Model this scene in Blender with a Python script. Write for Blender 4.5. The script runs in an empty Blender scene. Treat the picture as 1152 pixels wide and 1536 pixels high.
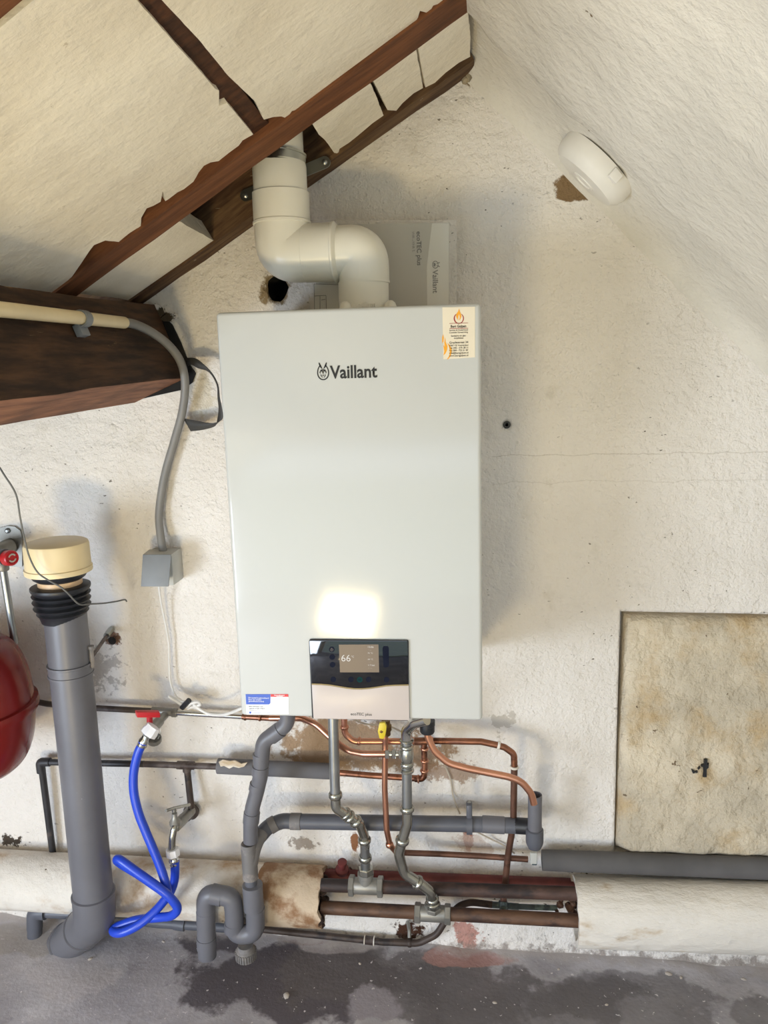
import bpy, bmesh, math, random
from mathutils import Vector, Matrix, noise

random.seed(7)
SC = bpy.context.scene
COL = SC.collection
PI = math.pi

# ------------------------------------------------------------------ camera
F = 1154.0
CAM = Vector((0.41493, -1.64716, 1.37321))
RX = Vector((0.99423468, 0.10390477, -0.02648030))
UY = Vector((0.00719159, 0.18178441, 0.98331211))
FW = Vector((-0.10698453, 0.97783335, -0.17998917))
cd = bpy.data.cameras.new('camera')
cam = bpy.data.objects.new('camera', cd)
COL.objects.link(cam)
cd.sensor_fit = 'VERTICAL'
cd.sensor_height = 36.0
cd.lens = F * 36.0 / 1536.0
cd.clip_start = 0.02
m = Matrix((RX, UY, -FW)).transposed().to_4x4()
m.translation = CAM
cam.matrix_world = m
SC.camera = cam

# ------------------------------------------------------------------ world, lights, exposure
W = bpy.data.worlds.new('sky')
SC.world = W
W.use_nodes = True
bg = W.node_tree.nodes['Background']
bg.inputs[0].default_value = (0.72, 0.84, 1.0, 1)
bg.inputs[1].default_value = 1.6
SC.view_settings.view_transform = 'Standard'
SC.view_settings.look = 'None'
SC.view_settings.gamma = 1.0
SC.view_settings.use_curve_mapping = False
SC.view_settings.exposure = -0.08
SC.cycles.max_bounces = 10
SC.cycles.diffuse_bounces = 5


def area(name, loc, target, sx, sy, power, col, spread=PI):
    l = bpy.data.lights.new(name, 'AREA')
    l.shape = 'RECTANGLE'
    l.size = sx
    l.size_y = sy
    l.energy = power
    l.color = col
    l.spread = spread
    o = bpy.data.objects.new(name, l)
    COL.objects.link(o)
    o.location = loc
    o.rotation_euler = (Vector(target) - Vector(loc)).to_track_quat('-Z', 'Y').to_euler()
    return o


area('low_window_daylight', (-1.42, -2.0, 0.48), (0.15, 0, 0.75), 0.80, 0.70, 44, (0.73, 0.84, 1.0))
area('rear_fill_light', (0.1, -2.68, 0.62), (0.1, 0, 0.62), 2.6, 1.1, 10.5, (0.74, 0.85, 1.0))  # added fill lamp behind the camera, lifts the shaded areas
area('warm_floor_bounce_fill', (-0.16, -2.27, 0.07), (-0.40, -0.8, 2.0), 0.42, 0.36, 23, (1.0, 0.78, 0.40), 2.35)  # added lamp standing in for warm light bounced off a sunlit floor


# ------------------------------------------------------------------ helpers
def ray(x, y):
    return RX * ((x - 576) / F) + UY * (-(y - 768) / F) + FW


def at(x, y, Y):
    d = ray(x, y)
    return CAM + d * ((Y - CAM.y) / d.y)


def onpl(x, y, n, q):
    d = ray(x, y)
    return CAM + d * (n.dot(q - CAM) / n.dot(d))


def lin(c):
    return tuple(((v / 255.0 + 0.055) / 1.055) ** 2.4 if v > 10 else v / 255.0 / 12.92 for v in c)


class NT:
    def __init__(self, name):
        self.m = bpy.data.materials.new(name)
        self.m.use_nodes = True
        self.t = self.m.node_tree
        self.b = self.t.nodes['Principled BSDF']

    def n(self, typ, **kw):
        x = self.t.nodes.new(typ)
        for k, v in kw.items():
            setattr(x, k, v)
        return x

    def link(self, a, b):
        self.t.links.new(a, b)

    def val(self, sock, v):
        if hasattr(v, 'is_linked') or hasattr(v, 'links'):
            self.link(v, sock)
        else:
            sock.default_value = v

    def math(self, op, a, b=0.0, c=None, clamp=False):
        x = self.n('ShaderNodeMath', operation=op, use_clamp=clamp)
        self.val(x.inputs[0], a)
        self.val(x.inputs[1], b)
        if c is not None:
            self.val(x.inputs[2], c)
        return x.outputs[0]

    def coords(self, scale=(1, 1, 1)):
        tc = self.n('ShaderNodeTexCoord')
        mp = self.n('ShaderNodeMapping')
        mp.inputs['Scale'].default_value = scale
        self.link(tc.outputs['Object'], mp.inputs[0])
        return mp.outputs[0]

    def noise(self, vec, scale, detail=4, rough=0.55):
        x = self.n('ShaderNodeTexNoise')
        self.link(vec, x.inputs['Vector'])
        x.inputs['Scale'].default_value = scale
        x.inputs['Detail'].default_value = detail
        x.inputs['Roughness'].default_value = rough
        return x.outputs[0]

    def step(self, v, lo, hi):
        x = self.n('ShaderNodeMapRange', interpolation_type='SMOOTHSTEP')
        self.link(v, x.inputs[0])
        x.inputs[1].default_value = lo
        x.inputs[2].default_value = hi
        return x.outputs[0]

    def mix(self, fac, a, b):
        x = self.n('ShaderNodeMix', data_type='RGBA')
        self.val(x.inputs[0], fac)
        self.val(x.inputs[6], a if hasattr(a, 'links') else (*a, 1))
        self.val(x.inputs[7], b if hasattr(b, 'links') else (*b, 1))
        return x.outputs[2]

    def bump(self, h, strength, dist=0.002, normal=None):
        x = self.n('ShaderNodeBump')
        x.inputs['Strength'].default_value = strength
        x.inputs['Distance'].default_value = dist
        self.link(h, x.inputs['Height'])
        if normal is not None:
            self.link(normal, x.inputs['Normal'])
        return x.outputs[0]

    def ell(self, vec, c, r, nz, amp=0.5, lo=0.0, hi=0.35):
        s = self.n('ShaderNodeVectorMath', operation='SUBTRACT')
        self.link(vec, s.inputs[0])
        s.inputs[1].default_value = c
        mu = self.n('ShaderNodeVectorMath', operation='MULTIPLY')
        self.link(s.outputs[0], mu.inputs[0])
        mu.inputs[1].default_value = [0 if q > 50 else 1.0 / q for q in r]
        ln = self.n('ShaderNodeVectorMath', operation='LENGTH')
        self.link(mu.outputs[0], ln.inputs[0])
        v = self.math('SUBTRACT', 1.0, ln.outputs['Value'])
        v = self.math('ADD', v, self.math('MULTIPLY', self.math('SUBTRACT', nz, 0.5), amp * 4.5))
        return self.step(v, lo, hi)


def pmat(name, col, rough=0.5, metal=0.0, var=0.12, vscale=9, bump=0.0, bscale=80, bdist=0.002,
         col2=None, c2scale=6, lo=0.52, hi=0.62, stretch=(1, 1, 1), spec=0.5, coat=0.0, speck=None):
    """plain procedural material: mottled base, optional second colour in patches, fine relief"""
    k = NT(name)
    v = k.coords(stretch)
    c = lin(col)
    n1 = k.noise(v, vscale)
    d = tuple(max(0, q * (1 - var * 1.6)) for q in c)
    u = tuple(min(1, q * (1 + var)) for q in c)
    out = k.mix(k.step(n1, 0.3, 0.7), d, u)
    if col2:
        n2 = k.noise(v, c2scale, 6, 0.62)
        out = k.mix(k.step(n2, lo, hi), out, lin(col2))
    if speck:
        n3 = k.noise(v, speck[1], 3, 0.6)
        out = k.mix(k.step(n3, speck[2], speck[2] + 0.03), out, lin(speck[0]))
    k.link(out, k.b.inputs['Base Color'])
    k.b.inputs['Roughness'].default_value = rough
    k.b.inputs['Metallic'].default_value = metal
    k.b.inputs['Specular IOR Level'].default_value = spec
    k.b.inputs['Coat Weight'].default_value = coat
    if bump:
        k.link(k.bump(k.noise(v, bscale, 5, 0.6), bump, bdist), k.b.inputs['Normal'])
    return k.m


def emat(name, col, strength):
    k = NT(name)
    k.b.inputs['Base Color'].default_value = (0.01, 0.01, 0.012, 1)
    k.b.inputs['Specular IOR Level'].default_value = 0.2
    k.b.inputs['Emission Color'].default_value = (*lin(col), 1)
    k.b.inputs['Emission Strength'].default_value = strength
    k.b.inputs['Roughness'].default_value = 0.3
    return k.m


class MB:
    def __init__(self):
        self.b = bmesh.new()

    def _merge(self, o):
        me = bpy.data.meshes.new('tmp')
        o.to_mesh(me)
        o.free()
        self.b.from_mesh(me)
        bpy.data.meshes.remove(me)
        return self

    def box(self, lo, hi, bevel=0.0, mat=None, seg=2):
        o = bmesh.new()
        lo, hi = Vector(lo), Vector(hi)
        bmesh.ops.create_cube(o, size=1)
        for v in o.verts:
            v.co = Vector([lo[i] + (v.co[i] + 0.5) * (hi[i] - lo[i]) for i in range(3)])
        if bevel:
            bmesh.ops.bevel(o, geom=o.edges[:], offset=bevel, segments=seg, profile=0.5, affect='EDGES')
        if mat is not None:
            o.transform(mat)
        return self._merge(o)

    def hexa(self, p, bevel=0.0):
        """8 points: bottom loop of 4 then top loop of 4"""
        o = bmesh.new()
        v = [o.verts.new(q) for q in p]
        for f in ((0, 3, 2, 1), (4, 5, 6, 7), (0, 1, 5, 4), (1, 2, 6, 5), (2, 3, 7, 6), (3, 0, 4, 7)):
            o.faces.new([v[i] for i in f])
        bmesh.ops.recalc_face_normals(o, faces=o.faces)
        if bevel:
            bmesh.ops.bevel(o, geom=o.edges[:], offset=bevel, segments=2, profile=0.5, affect='EDGES')
        return self._merge(o)

    def lathe(self, org, axis, prof, n=24, caps=True):
        """prof: list of (radius, distance along axis)"""
        o = bmesh.new()
        ax = Vector(axis).normalized()
        u = ax.orthogonal().normalized()
        w = ax.cross(u)
        rings = []
        for r, h in prof:
            if r <= 1e-6:
                rings.append([o.verts.new(Vector(org) + ax * h)])
            else:
                rings.append([o.verts.new(Vector(org) + ax * h + (u * math.cos(2 * PI * i / n) + w * math.sin(2 * PI * i / n)) * r) for i in range(n)])
        for a, b in zip(rings, rings[1:]):
            if len(a) == 1 and len(b) == 1:
                continue
            for i in range(n):
                j = (i + 1) % n
                if len(a) == 1:
                    o.faces.new((a[0], b[j], b[i]))
                elif len(b) == 1:
                    o.faces.new((a[i], a[j], b[0]))
                else:
                    o.faces.new((a[i], a[j], b[j], b[i]))
        if caps:
            if len(rings[0]) > 1:
                o.faces.new(rings[0][::-1])
            if len(rings[-1]) > 1:
                o.faces.new(rings[-1])
        bmesh.ops.recalc_face_normals(o, faces=o.faces)
        return self._merge(o)

    def tube(self, pts, r, n=14, caps=True):
        """sweep a circle (r number or list) along points"""
        pts = [Vector(p) for p in pts]
        rs = r if isinstance(r, (list, tuple)) else [r] * len(pts)
        o = bmesh.new()
        t0 = (pts[1] - pts[0]).normalized()
        u = t0.orthogonal().normalized()
        rings = []
        for i, p in enumerate(pts):
            if i == 0:
                t = pts[1] - pts[0]
            elif i == len(pts) - 1:
                t = pts[-1] - pts[-2]
            else:
                t = (pts[i + 1] - p).normalized() + (p - pts[i - 1]).normalized()
            t.normalize()
            u = (u - t * u.dot(t)).normalized()
            w = t.cross(u)
            rings.append([o.verts.new(p + (u * math.cos(2 * PI * k / n) + w * math.sin(2 * PI * k / n)) * rs[i]) for k in range(n)])
        for a, b in zip(rings, rings[1:]):
            for k in range(n):
                j = (k + 1) % n
                o.faces.new((a[k], a[j], b[j], b[k]))
        if caps:
            o.faces.new(rings[0][::-1])
            o.faces.new(rings[-1])
        bmesh.ops.recalc_face_normals(o, faces=o.faces)
        return self._merge(o)

    def prism(self, pts, ext, bevel=0.0):
        """planar loop of world points, extruded by vector ext"""
        o = bmesh.new()
        f = o.faces.new([o.verts.new(p) for p in pts])
        r = bmesh.ops.extrude_face_region(o, geom=[f])
        bmesh.ops.translate(o, vec=Vector(ext), verts=[g for g in r['geom'] if isinstance(g, bmesh.types.BMVert)])
        bmesh.ops.recalc_face_normals(o, faces=o.faces)
        if bevel:
            bmesh.ops.bevel(o, geom=o.edges[:], offset=bevel, segments=2, profile=0.5, affect='EDGES')
        return self._merge(o)

    def poly(self, pts):
        o = bmesh.new()
        o.faces.new([o.verts.new(p) for p in pts])
        return self._merge(o)

    def hexnut(self, c, axis, r, w):
        return self.lathe(Vector(c) - Vector(axis).normalized() * w / 2, axis, [(r * .9, 0), (r, w * .12), (r, w * .88), (r * .9, w)], n=6)

    def collar(self, c, axis, r, w):
        c, ax = Vector(c), Vector(axis).normalized()
        pr = [(r * .9, 0), (r * 1.0, w * .15), (r * 1.06, w * .3), (r * 1.06, w * .7), (r * 1.0, w * .85), (r * .9, w)]
        return self.lathe(c - ax * w / 2, ax, pr, n=18)


def build(name, mb, mat, parent=None, smooth=0.6, label=None):
    me = bpy.data.meshes.new(name)
    for e in mb.b.edges:
        if len(e.link_faces) == 2:
            e.smooth = e.calc_face_angle(0) < smooth
    for f in mb.b.faces:
        f.smooth = True
    mb.b.to_mesh(me)
    mb.b.free()
    me.materials.append(mat)
    o = bpy.data.objects.new(name, me)
    COL.objects.link(o)
    if parent is not None:
        o.parent = parent
    if label:
        o['label'] = label
    return o


ROOTS = []


def thing(name, label, cat, group=None):
    o = bpy.data.objects.new(name, None)
    o.empty_display_size = 0.02
    COL.objects.link(o)
    o['label'] = label
    o['category'] = cat
    if group:
        o['group'] = group
    ROOTS.append(o)
    return o


def tag(o, label, cat, group=None):
    o['label'] = label
    o['category'] = cat
    if group:
        o['group'] = group
    ROOTS.append(o)
    return o


def struct(o):
    o['kind'] = 'structure'
    return o


def fillet(pts, r, seg=7):
    pts = [Vector(p) for p in pts]
    rr = r if isinstance(r, (list, tuple)) else [r] * len(pts)
    out = [pts[0]]
    for i in range(1, len(pts) - 1):
        a, b, c = pts[i - 1], pts[i], pts[i + 1]
        d1, d2 = (a - b), (c - b)
        ang = PI - d1.angle(d2)
        if ang < 0.02:
            out.append(b)
            continue
        t = min(rr[i] * math.tan(ang / 2), d1.length * .48, d2.length * .48)
        p, q = b + d1.normalized() * t, b + d2.normalized() * t
        for k in range(seg + 1):
            s = k / seg
            out.append(p * (1 - s) ** 2 + b * (2 * s * (1 - s)) + q * s ** 2)
    out.append(pts[-1])
    return out


def spline(pts, seg=8):
    pts = [Vector(p) for p in pts]
    P = [pts[0] * 2 - pts[1]] + pts + [pts[-1] * 2 - pts[-2]]
    out = []
    for i in range(1, len(P) - 2):
        p0, p1, p2, p3 = P[i - 1:i + 3]
        for k in range(seg):
            t = k / seg
            out.append(0.5 * ((2 * p1) + (p2 - p0) * t + (2 * p0 - 5 * p1 + 4 * p2 - p3) * t * t + (3 * p1 - p0 - 3 * p2 + p3) * t ** 3))
    out.append(pts[-1])
    return out


def px(*l):
    return [at(*p) for p in l]


def text(name, s, mat, parent, pos, width=None, height=None, align='LEFT', bold=0.0, thick=0.0003, rot=0.0, label=None):
    """flat lettering facing the room (-Y); pos is the baseline start (or centre) in world space"""
    cu = bpy.data.curves.new(name, 'FONT')
    cu.body = s
    cu.align_x = align
    cu.size = 1.0
    cu.resolution_u = 3
    cu.offset = bold
    tmp = bpy.data.objects.new('tmp', cu)
    COL.objects.link(tmp)
    me = bpy.data.meshes.new_from_object(tmp.evaluated_get(bpy.context.evaluated_depsgraph_get()))
    COL.objects.unlink(tmp)
    bpy.data.objects.remove(tmp)
    xs = [v.co.x for v in me.vertices]
    ys = [v.co.y for v in me.vertices]
    k = width / (max(xs) - min(xs)) if width else height / (max(ys) - min(ys))
    kx = k
    ky = k if not (width and height) else height / (max(ys) - min(ys))
    c, sn = math.cos(rot), math.sin(rot)
    for v in me.vertices:
        a, b = v.co.x * kx, v.co.y * ky
        v.co = Vector((pos[0] + a * c - b * sn, pos[1], pos[2] + a * sn + b * c))
    me.name = name
    me.materials.append(mat)
    o = bpy.data.objects.new(name, me)
    COL.objects.link(o)
    o.parent = parent
    if label:
        o['label'] = label
    return o


# ------------------------------------------------------------------ materials
def wall_material():
    k = NT('painted_plaster')
    v = k.coords()
    n1 = k.noise(v, 2.2, 5)
    n2 = k.noise(v, 14, 6, 0.65)
    n3 = k.noise(v, 40, 5, 0.65)
    n4 = k.noise(v, 26, 6, 0.7)
    col = k.mix(k.step(n1, 0.3, 0.72), lin((222, 216, 208)), lin((236, 231, 225)))
    col = k.mix(k.math('MULTIPLY', k.step(n2, 0.56, 0.75), 0.35), col, lin((188, 180, 164)))
    # small dark flecks
    vs = k.coords((1, 1, 1.6))
    fl = k.noise(vs, 75, 3, 0.5)
    reg = k.noise(v, 3.1, 3)
    thr = k.step(fl, 0.685, 0.72)
    col = k.mix(k.math('MULTIPLY', thr, k.step(reg, 0.45, 0.6)), col, lin((96, 86, 72)))

    def spot(x, y, rx, rz, c, amp=0.5, lo=0.0, hi=0.3, op=1.0, nz=None):
        nonlocal col
        p = at(x, y, 0)
        e = k.ell(v, p, (rx, 99, rz), nz or n4, amp, lo, hi)
        col = k.mix(k.math('MULTIPLY', e, op), col, lin(c))
    spot(505, 1118, 0.16, 0.085, (163, 138, 112), 0.45)
    spot(600, 1125, 0.13, 0.06, (158, 134, 110), 0.55)
    spot(680, 1160, 0.07, 0.028, (150, 122, 98), 0.6, op=.8)
    spot(600, 1105, 0.035, 0.028, (214, 211, 205), 0.6)
    spot(640, 1112, 0.03, 0.02, (214, 211, 205), 0.6)
    spot(862, 281, 0.046, 0.030, (132, 108, 78), 0.22, 0.0, 0.12)
    spot(413, 432, 0.036, 0.036, (150, 132, 104), 0.5)
    spot(708, 112, 0.03, 0.025, (128, 110, 84), 0.7)
    spot(720, 60, 0.016, 0.07, (120, 110, 90), 0.9, op=.7)
    spot(245, 474, 0.026, 0.02, (74, 64, 50), 0.9)
    spot(300, 590, 0.03, 0.05, (190, 178, 150), 0.7, op=.5)
    spot(168, 960, 0.02, 0.02, (120, 92, 74), 0.8)
    spot(150, 1005, 0.06, 0.06, (150, 142, 134), 1.0, 0.1, 0.5, op=.6, nz=n3)
    spot(703, 1262, 0.012, 0.035, (150, 84, 62), 0.8)
    spot(712, 1270, 0.05, 0.03, (196, 178, 166), 0.8, op=.7)
    spot(533, 1268, 0.012, 0.03, (140, 96, 66), 0.8)
    spot(700, 1395, 0.03, 0.05, (176, 110, 92), 0.9, op=.8)
    spot(612, 1386, 0.035, 0.028, (70, 44, 30), 0.8)
    spot(520, 1312, 0.04, 0.025, (90, 48, 40), 0.8)
    spot(455, 1265, 0.035, 0.016, (120, 104, 88), 0.9, op=.7, nz=n3)
    spot(752, 1080, 0.03, 0.03, (160, 150, 134), 1.0, op=.5, nz=n3)
    spot(20, 1260, 0.03, 0.015, (70, 60, 50), 1.0, nz=n3)
    # ragged darker band along the foot of the wall
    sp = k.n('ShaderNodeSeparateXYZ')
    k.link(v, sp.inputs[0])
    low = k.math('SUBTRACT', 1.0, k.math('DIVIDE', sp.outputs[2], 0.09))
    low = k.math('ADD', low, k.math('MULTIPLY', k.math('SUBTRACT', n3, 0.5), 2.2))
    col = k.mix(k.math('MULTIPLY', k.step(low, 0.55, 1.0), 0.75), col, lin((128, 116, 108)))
    k.link(col, k.b.inputs['Base Color'])
    k.b.inputs['Roughness'].default_value = 0.82
    k.b.inputs['Specular IOR Level'].default_value = 0.25
    # old seam lines across the right part of the wall
    for yy, amp_, op in ((681, .022, .3), (722, .03, .2)):
        z0 = at(950, yy, 0).z
        d_ = k.math('ABSOLUTE', k.math('ADD', k.math('SUBTRACT', sp.outputs[2], z0), k.math('MULTIPLY', k.math('SUBTRACT', n2, 0.5), amp_)))
        ln_ = k.math('MULTIPLY', k.math('SUBTRACT', 1.0, k.step(d_, 0.0004, 0.0014)), k.math('GREATER_THAN', sp.outputs[0], 0.47))
        col = k.mix(k.math('MULTIPLY', k.math('MULTIPLY', ln_, k.step(n1, .35, .55)), op), col, lin((150, 138, 118)))
    k.link(col, k.b.inputs['Base Color'])
    big = k.bump(k.noise(v, 16, 5, 0.65), 0.9, 0.014)
    mid_ = k.bump(k.noise(v, 70, 4, 0.6), 0.8, 0.005, big)
    k.link(k.bump(k.noise(v, 210, 3, 0.6), 0.7, 0.0022, mid_), k.b.inputs['Normal'])
    return k.m


def floor_material():
    k = NT('worn_concrete')
    v = k.coords()
    n1 = k.noise(v, 4, 6, 0.6)
    n2 = k.noise(v, 17, 6, 0.65)
    n3 = k.noise(v, 120, 3, 0.6)
    col = k.mix(k.step(n1, 0.35, 0.68), lin((162, 158, 163)), lin((200, 196, 199)))
    col = k.mix(k.math('MULTIPLY', k.step(n2, 0.5, 0.7), 0.4), col, lin((112, 108, 112)))

    def spot(x, y, rx, ry, c, amp=0.5, lo=0.0, hi=0.25, op=1.0):
        nonlocal col
        d = ray(x, y)
        p = CAM + d * ((0.015 - CAM.z) / d.z)
        col = k.mix(k.math('MULTIPLY', k.ell(v, p, (rx, ry, 99), n1, amp, lo, hi), op), col, lin(c))
    spot(400, 1475, 0.30, 0.13, (96, 90, 95), 0.9)
    spot(330, 1420, 0.12, 0.05, (98, 92, 96), 0.7)
    spot(660, 1480, 0.35, 0.10, (104, 98, 99), 0.9, op=.85)
    spot(900, 1510, 0.40, 0.10, (108, 104, 106), 0.9, op=.7)
    spot(500, 1422, 0.07, 0.022, (160, 152, 152), 0.7)
    spot(560, 1510, 0.06, 0.05, (156, 150, 156), 0.9)
    spot(130, 1480, 0.14, 0.06, (186, 180, 182), 0.9, op=.7)
    spot(20, 1420, 0.10, 0.05, (160, 152, 144), 0.9, op=.6)
    spot(712, 1436, 0.10, 0.022, (176, 134, 126), 0.9, op=.75)
    spot(470, 1410, 0.12, 0.02, (118, 96, 90), 0.9, op=.6)
    sp = k.n('ShaderNodeSeparateXYZ')
    k.link(v, sp.inputs[0])
    edge = k.math('ADD', sp.outputs[1], k.math('MULTIPLY', k.math('SUBTRACT', n2, 0.5), 0.12))
    col = k.mix(k.math('MULTIPLY', k.step(edge, -0.055, -0.02), 0.8), col, lin((182, 174, 170)))
    sk = k.noise(v, 95, 2, 0.5)
    col = k.mix(k.step(sk, 0.70, 0.73), col, lin((210, 205, 205)))
    k.link(col, k.b.inputs['Base Color'])
    k.b.inputs['Roughness'].default_value = 0.72
    k.b.inputs['Specular IOR Level'].default_value = 0.35
    b1 = k.bump(n2, 0.35, 0.008)
    k.link(k.bump(n3, 0.4, 0.002, b1), k.b.inputs['Normal'])
    return k.m


def wood_material(name, dark, light, scale=(2.5, 26, 26), rough=0.75, pale=None, rot=0.0):
    k = NT(name)
    tc = k.n('ShaderNodeTexCoord')
    mr = k.n('ShaderNodeMapping')
    mr.inputs['Rotation'].default_value = (0, rot, 0)
    ms = k.n('ShaderNodeMapping')
    ms.inputs['Scale'].default_value = scale
    k.link(tc.outputs['Object'], mr.inputs[0])
    k.link(mr.outputs[0], ms.inputs[0])
    v = ms.outputs[0]
    n1 = k.noise(v, 2.4, 6, 0.65)
    n0 = k.noise(k.coords(), 6, 4, 0.6)
    col = k.mix(k.step(n1, 0.32, 0.7), lin(dark), lin(light))
    col = k.mix(k.math('MULTIPLY', k.step(n0, 0.5, 0.72), 0.5), col, lin(tuple(int(q * 0.6) for q in dark)))
    if pale:
        n2 = k.noise(k.coords(tuple(q * .5 for q in scale)), 3.5, 6, 0.7)
        col = k.mix(k.math('MULTIPLY', k.step(n2, 0.66, 0.71), 0.8), col, lin(pale))
    k.link(col, k.b.inputs['Base Color'])
    k.b.inputs['Roughness'].default_value = rough
    k.b.inputs['Specular IOR Level'].default_value = 0.3
    k.link(k.bump(n1, 0.5, 0.004), k.b.inputs['Normal'])
    return k.m


M = {}
M['wall'] = wall_material()
M['floor'] = floor_material()
M['slope'] = pmat('slope_plaster', (218, 213, 202), 0.85, 0, 0.06, 5, 0.8, 42, 0.009, speck=((120, 104, 80), 40, 0.74), spec=.2)
k = NT('painted_board')
v = k.coords()
na, nb = k.noise(v, 5, 5, .6), k.noise(v, 38, 5, .65)
col = k.mix(k.step(na, .3, .7), lin((224, 216, 200)), lin((238, 232, 218)))
st1 = k.noise(k.coords((7, 20, 7)), 1.8, 6, .7)
st2 = k.noise(k.coords((16, 9, 16)), 1.4, 6, .65)
col = k.mix(k.math('MULTIPLY', k.step(st1, .66, .74), .4), col, lin((250, 240, 212)))
col = k.mix(k.math('MULTIPLY', k.step(nb, .68, .72), .45), col, lin((150, 134, 108)))
k.link(col, k.b.inputs['Base Color'])
k.b.inputs['Roughness'].default_value = .6
k.b.inputs['Specular IOR Level'].default_value = .3
b1 = k.bump(na, .8, .02)
b2 = k.bump(st2, .3, .008, b1)
b3 = k.bump(st1, .35, .006, b2)
k.link(k.bump(nb, .5, .005, b3), k.b.inputs['Normal'])
M['board'] = k.m
M['cutedge'] = pmat('broken_board_edge', (150, 138, 116), 0.9, 0, 0.25, 60, 0.8, 120)
M['rafter'] = wood_material('red_brown_timber', (92, 56, 34), (126, 80, 50), rot=.58)
M['rafter_dark'] = wood_material('dark_timber', (58, 36, 24), (92, 58, 38))
M['purlin'] = wood_material('old_dark_beam', (44, 30, 21), (84, 58, 38), (26, 2.5, 26), 0.7, (140, 118, 86))
M['purlin_low'] = wood_material('red_beam_face', (98, 62, 44), (142, 98, 72), (26, 2.5, 26), 0.75, (170, 146, 126))
M['edge'] = wood_material('weathered_rafter', (70, 46, 30), (116, 90, 62), pale=(196, 184, 158), rot=.58)
M['deck'] = pmat('roof_deck', (88, 80, 66), 0.85, 0, 0.2, 7, 0.3, 40)
M['dark'] = pmat('black_gap', (22, 20, 18), 0.9, 0, 0.3, 20)
M['boiler'] = pmat('white_enamel', (192, 194, 192), 0.11, 0, 0.0, 4, 0.05, 420, 0.0004)
M['boiler_body'] = pmat('white_sheet_steel', (205, 206, 202), 0.4, 0, 0.02, 6)
M['ink'] = pmat('black_print', (26, 26, 28), 0.5, 0, 0.05)
M['glass'] = pmat('black_glass', (8, 9, 14), 0.06, 0, 0.05, coat=0.5)
M['bronze'] = pmat('champagne_panel', (190, 180, 176), 0.38, 0.0, 0.02, 6)
M['gold'] = pmat('gold_trim', (128, 114, 82), 0.5, 0.3, 0.05)
M['screen'] = emat('lit_screen', (122, 106, 98), 0.75)
M['glow'] = emat('screen_digits', (235, 235, 235), 0.8)
M['dimglow'] = emat('screen_dim_digits', (150, 140, 134), 0.8)
M['btn'] = pmat('touch_button', (30, 33, 46), 0.6, 0, 0.05, spec=0.0)
M['btn2'] = pmat('menu_button', (26, 60, 60), 0.6, 0, 0.05, spec=0.0)
M['paper'] = pmat('sticker_paper', (222, 212, 190), 0.6, 0, 0.01)
M['whitepaper'] = pmat('white_sticker', (232, 236, 244), 0.45, 0, 0.01)
M['blue_ink'] = pmat('blue_print', (52, 92, 190), 0.5, 0, 0.02)
M['red_ink'] = pmat('red_print', (206, 56, 62), 0.5, 0, 0.02)
M['maroon_ink'] = pmat('maroon_print', (150, 42, 46), 0.5, 0, 0.02)
M['orange_ink'] = pmat('orange_print', (236, 164, 38), 0.5, 0, 0.05)
M['pvc_white'] = pmat('white_flue_plastic', (226, 224, 214), 0.28, 0, 0.02, 6)
M['pvc'] = pmat('grey_pvc', (100, 100, 106), 0.42, 0, 0.06, 8, speck=((190, 190, 190), 90, 0.76))
M['pvc_dark'] = pmat('dark_grey_pvc', (86, 88, 96), 0.45, 0, 0.08, 8, speck=((190, 190, 190), 70, 0.77))
M['pvc_dusty'] = pmat('dusty_grey_pvc', (112, 109, 108), 0.6, 0, 0.12, 10, col2=(138, 131, 126), c2scale=14, speck=((200, 198, 196), 60, 0.74))
M['foam'] = pmat('grey_foam_lagging', (104, 103, 106), 0.9, 0, 0.1, 9, 0.3, 200, 0.001, speck=((200, 198, 196), 40, 0.75))
M['foam_dark'] = pmat('dark_foam_lagging', (90, 88, 88), 0.9, 0, 0.1, 9, 0.3, 200, 0.001, speck=((200, 198, 196), 60, 0.76))
M['copper'] = pmat('bright_copper', (206, 150, 124), 0.3, 1.0, 0.08, 14)
M['copper_old'] = pmat('aged_copper', (154, 106, 84), 0.38, 0.9, 0.2, 18, col2=(92, 58, 44), c2scale=16)
M['copper_brown'] = pmat('brown_copper', (112, 80, 66), 0.5, 0.6, 0.2, 18, col2=(80, 58, 50), c2scale=20)
M['steel'] = pmat('galvanised_steel', (160, 163, 164), 0.34, 0.9, 0.06, 20)
M['chrome'] = pmat('bright_chrome', (205, 205, 200), 0.16, 1.0, 0.04)
M['fitting'] = pmat('plated_fitting', (172, 172, 164), 0.24, 0.95, 0.08, 30)
M['nut'] = pmat('dull_grey_fitting', (146, 144, 138), 0.45, 0.6, 0.1, 30)
M['rust'] = pmat('rusty_iron_pipe', (84, 62, 54), 0.6, 0.2, 0.3, 22, 0.5, 70, 0.003, col2=(44, 36, 36), c2scale=14, lo=.44, hi=.6, stretch=(0.5, 1, 1), speck=((190, 180, 172), 55, 0.76))
M['rust2'] = pmat('brown_iron_pipe', (104, 76, 58), 0.55, 0.2, 0.25, 22, 0.4, 70, 0.003, col2=(62, 46, 42), c2scale=16, lo=.46, hi=.6, stretch=(0.5, 1, 1), speck=((190, 180, 172), 60, 0.77))
M['core'] = pmat('crumbling_core', (58, 42, 34), 0.9, 0, 0.4, 60, 0.6, 120)
M['redlead'] = pmat('red_lead_paint', (104, 44, 42), 0.6, 0, 0.2, 20, 0.3, 80)
M['black_pipe'] = pmat('black_painted_pipe', (48, 47, 50), 0.5, 0.1, 0.25, 20, col2=(84, 74, 68), c2scale=10)
M['brown_pipe'] = pmat('brown_grimy_pipe', (92, 82, 78), 0.6, 0.2, 0.2, 20, col2=(62, 50, 46), c2scale=14)
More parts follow.
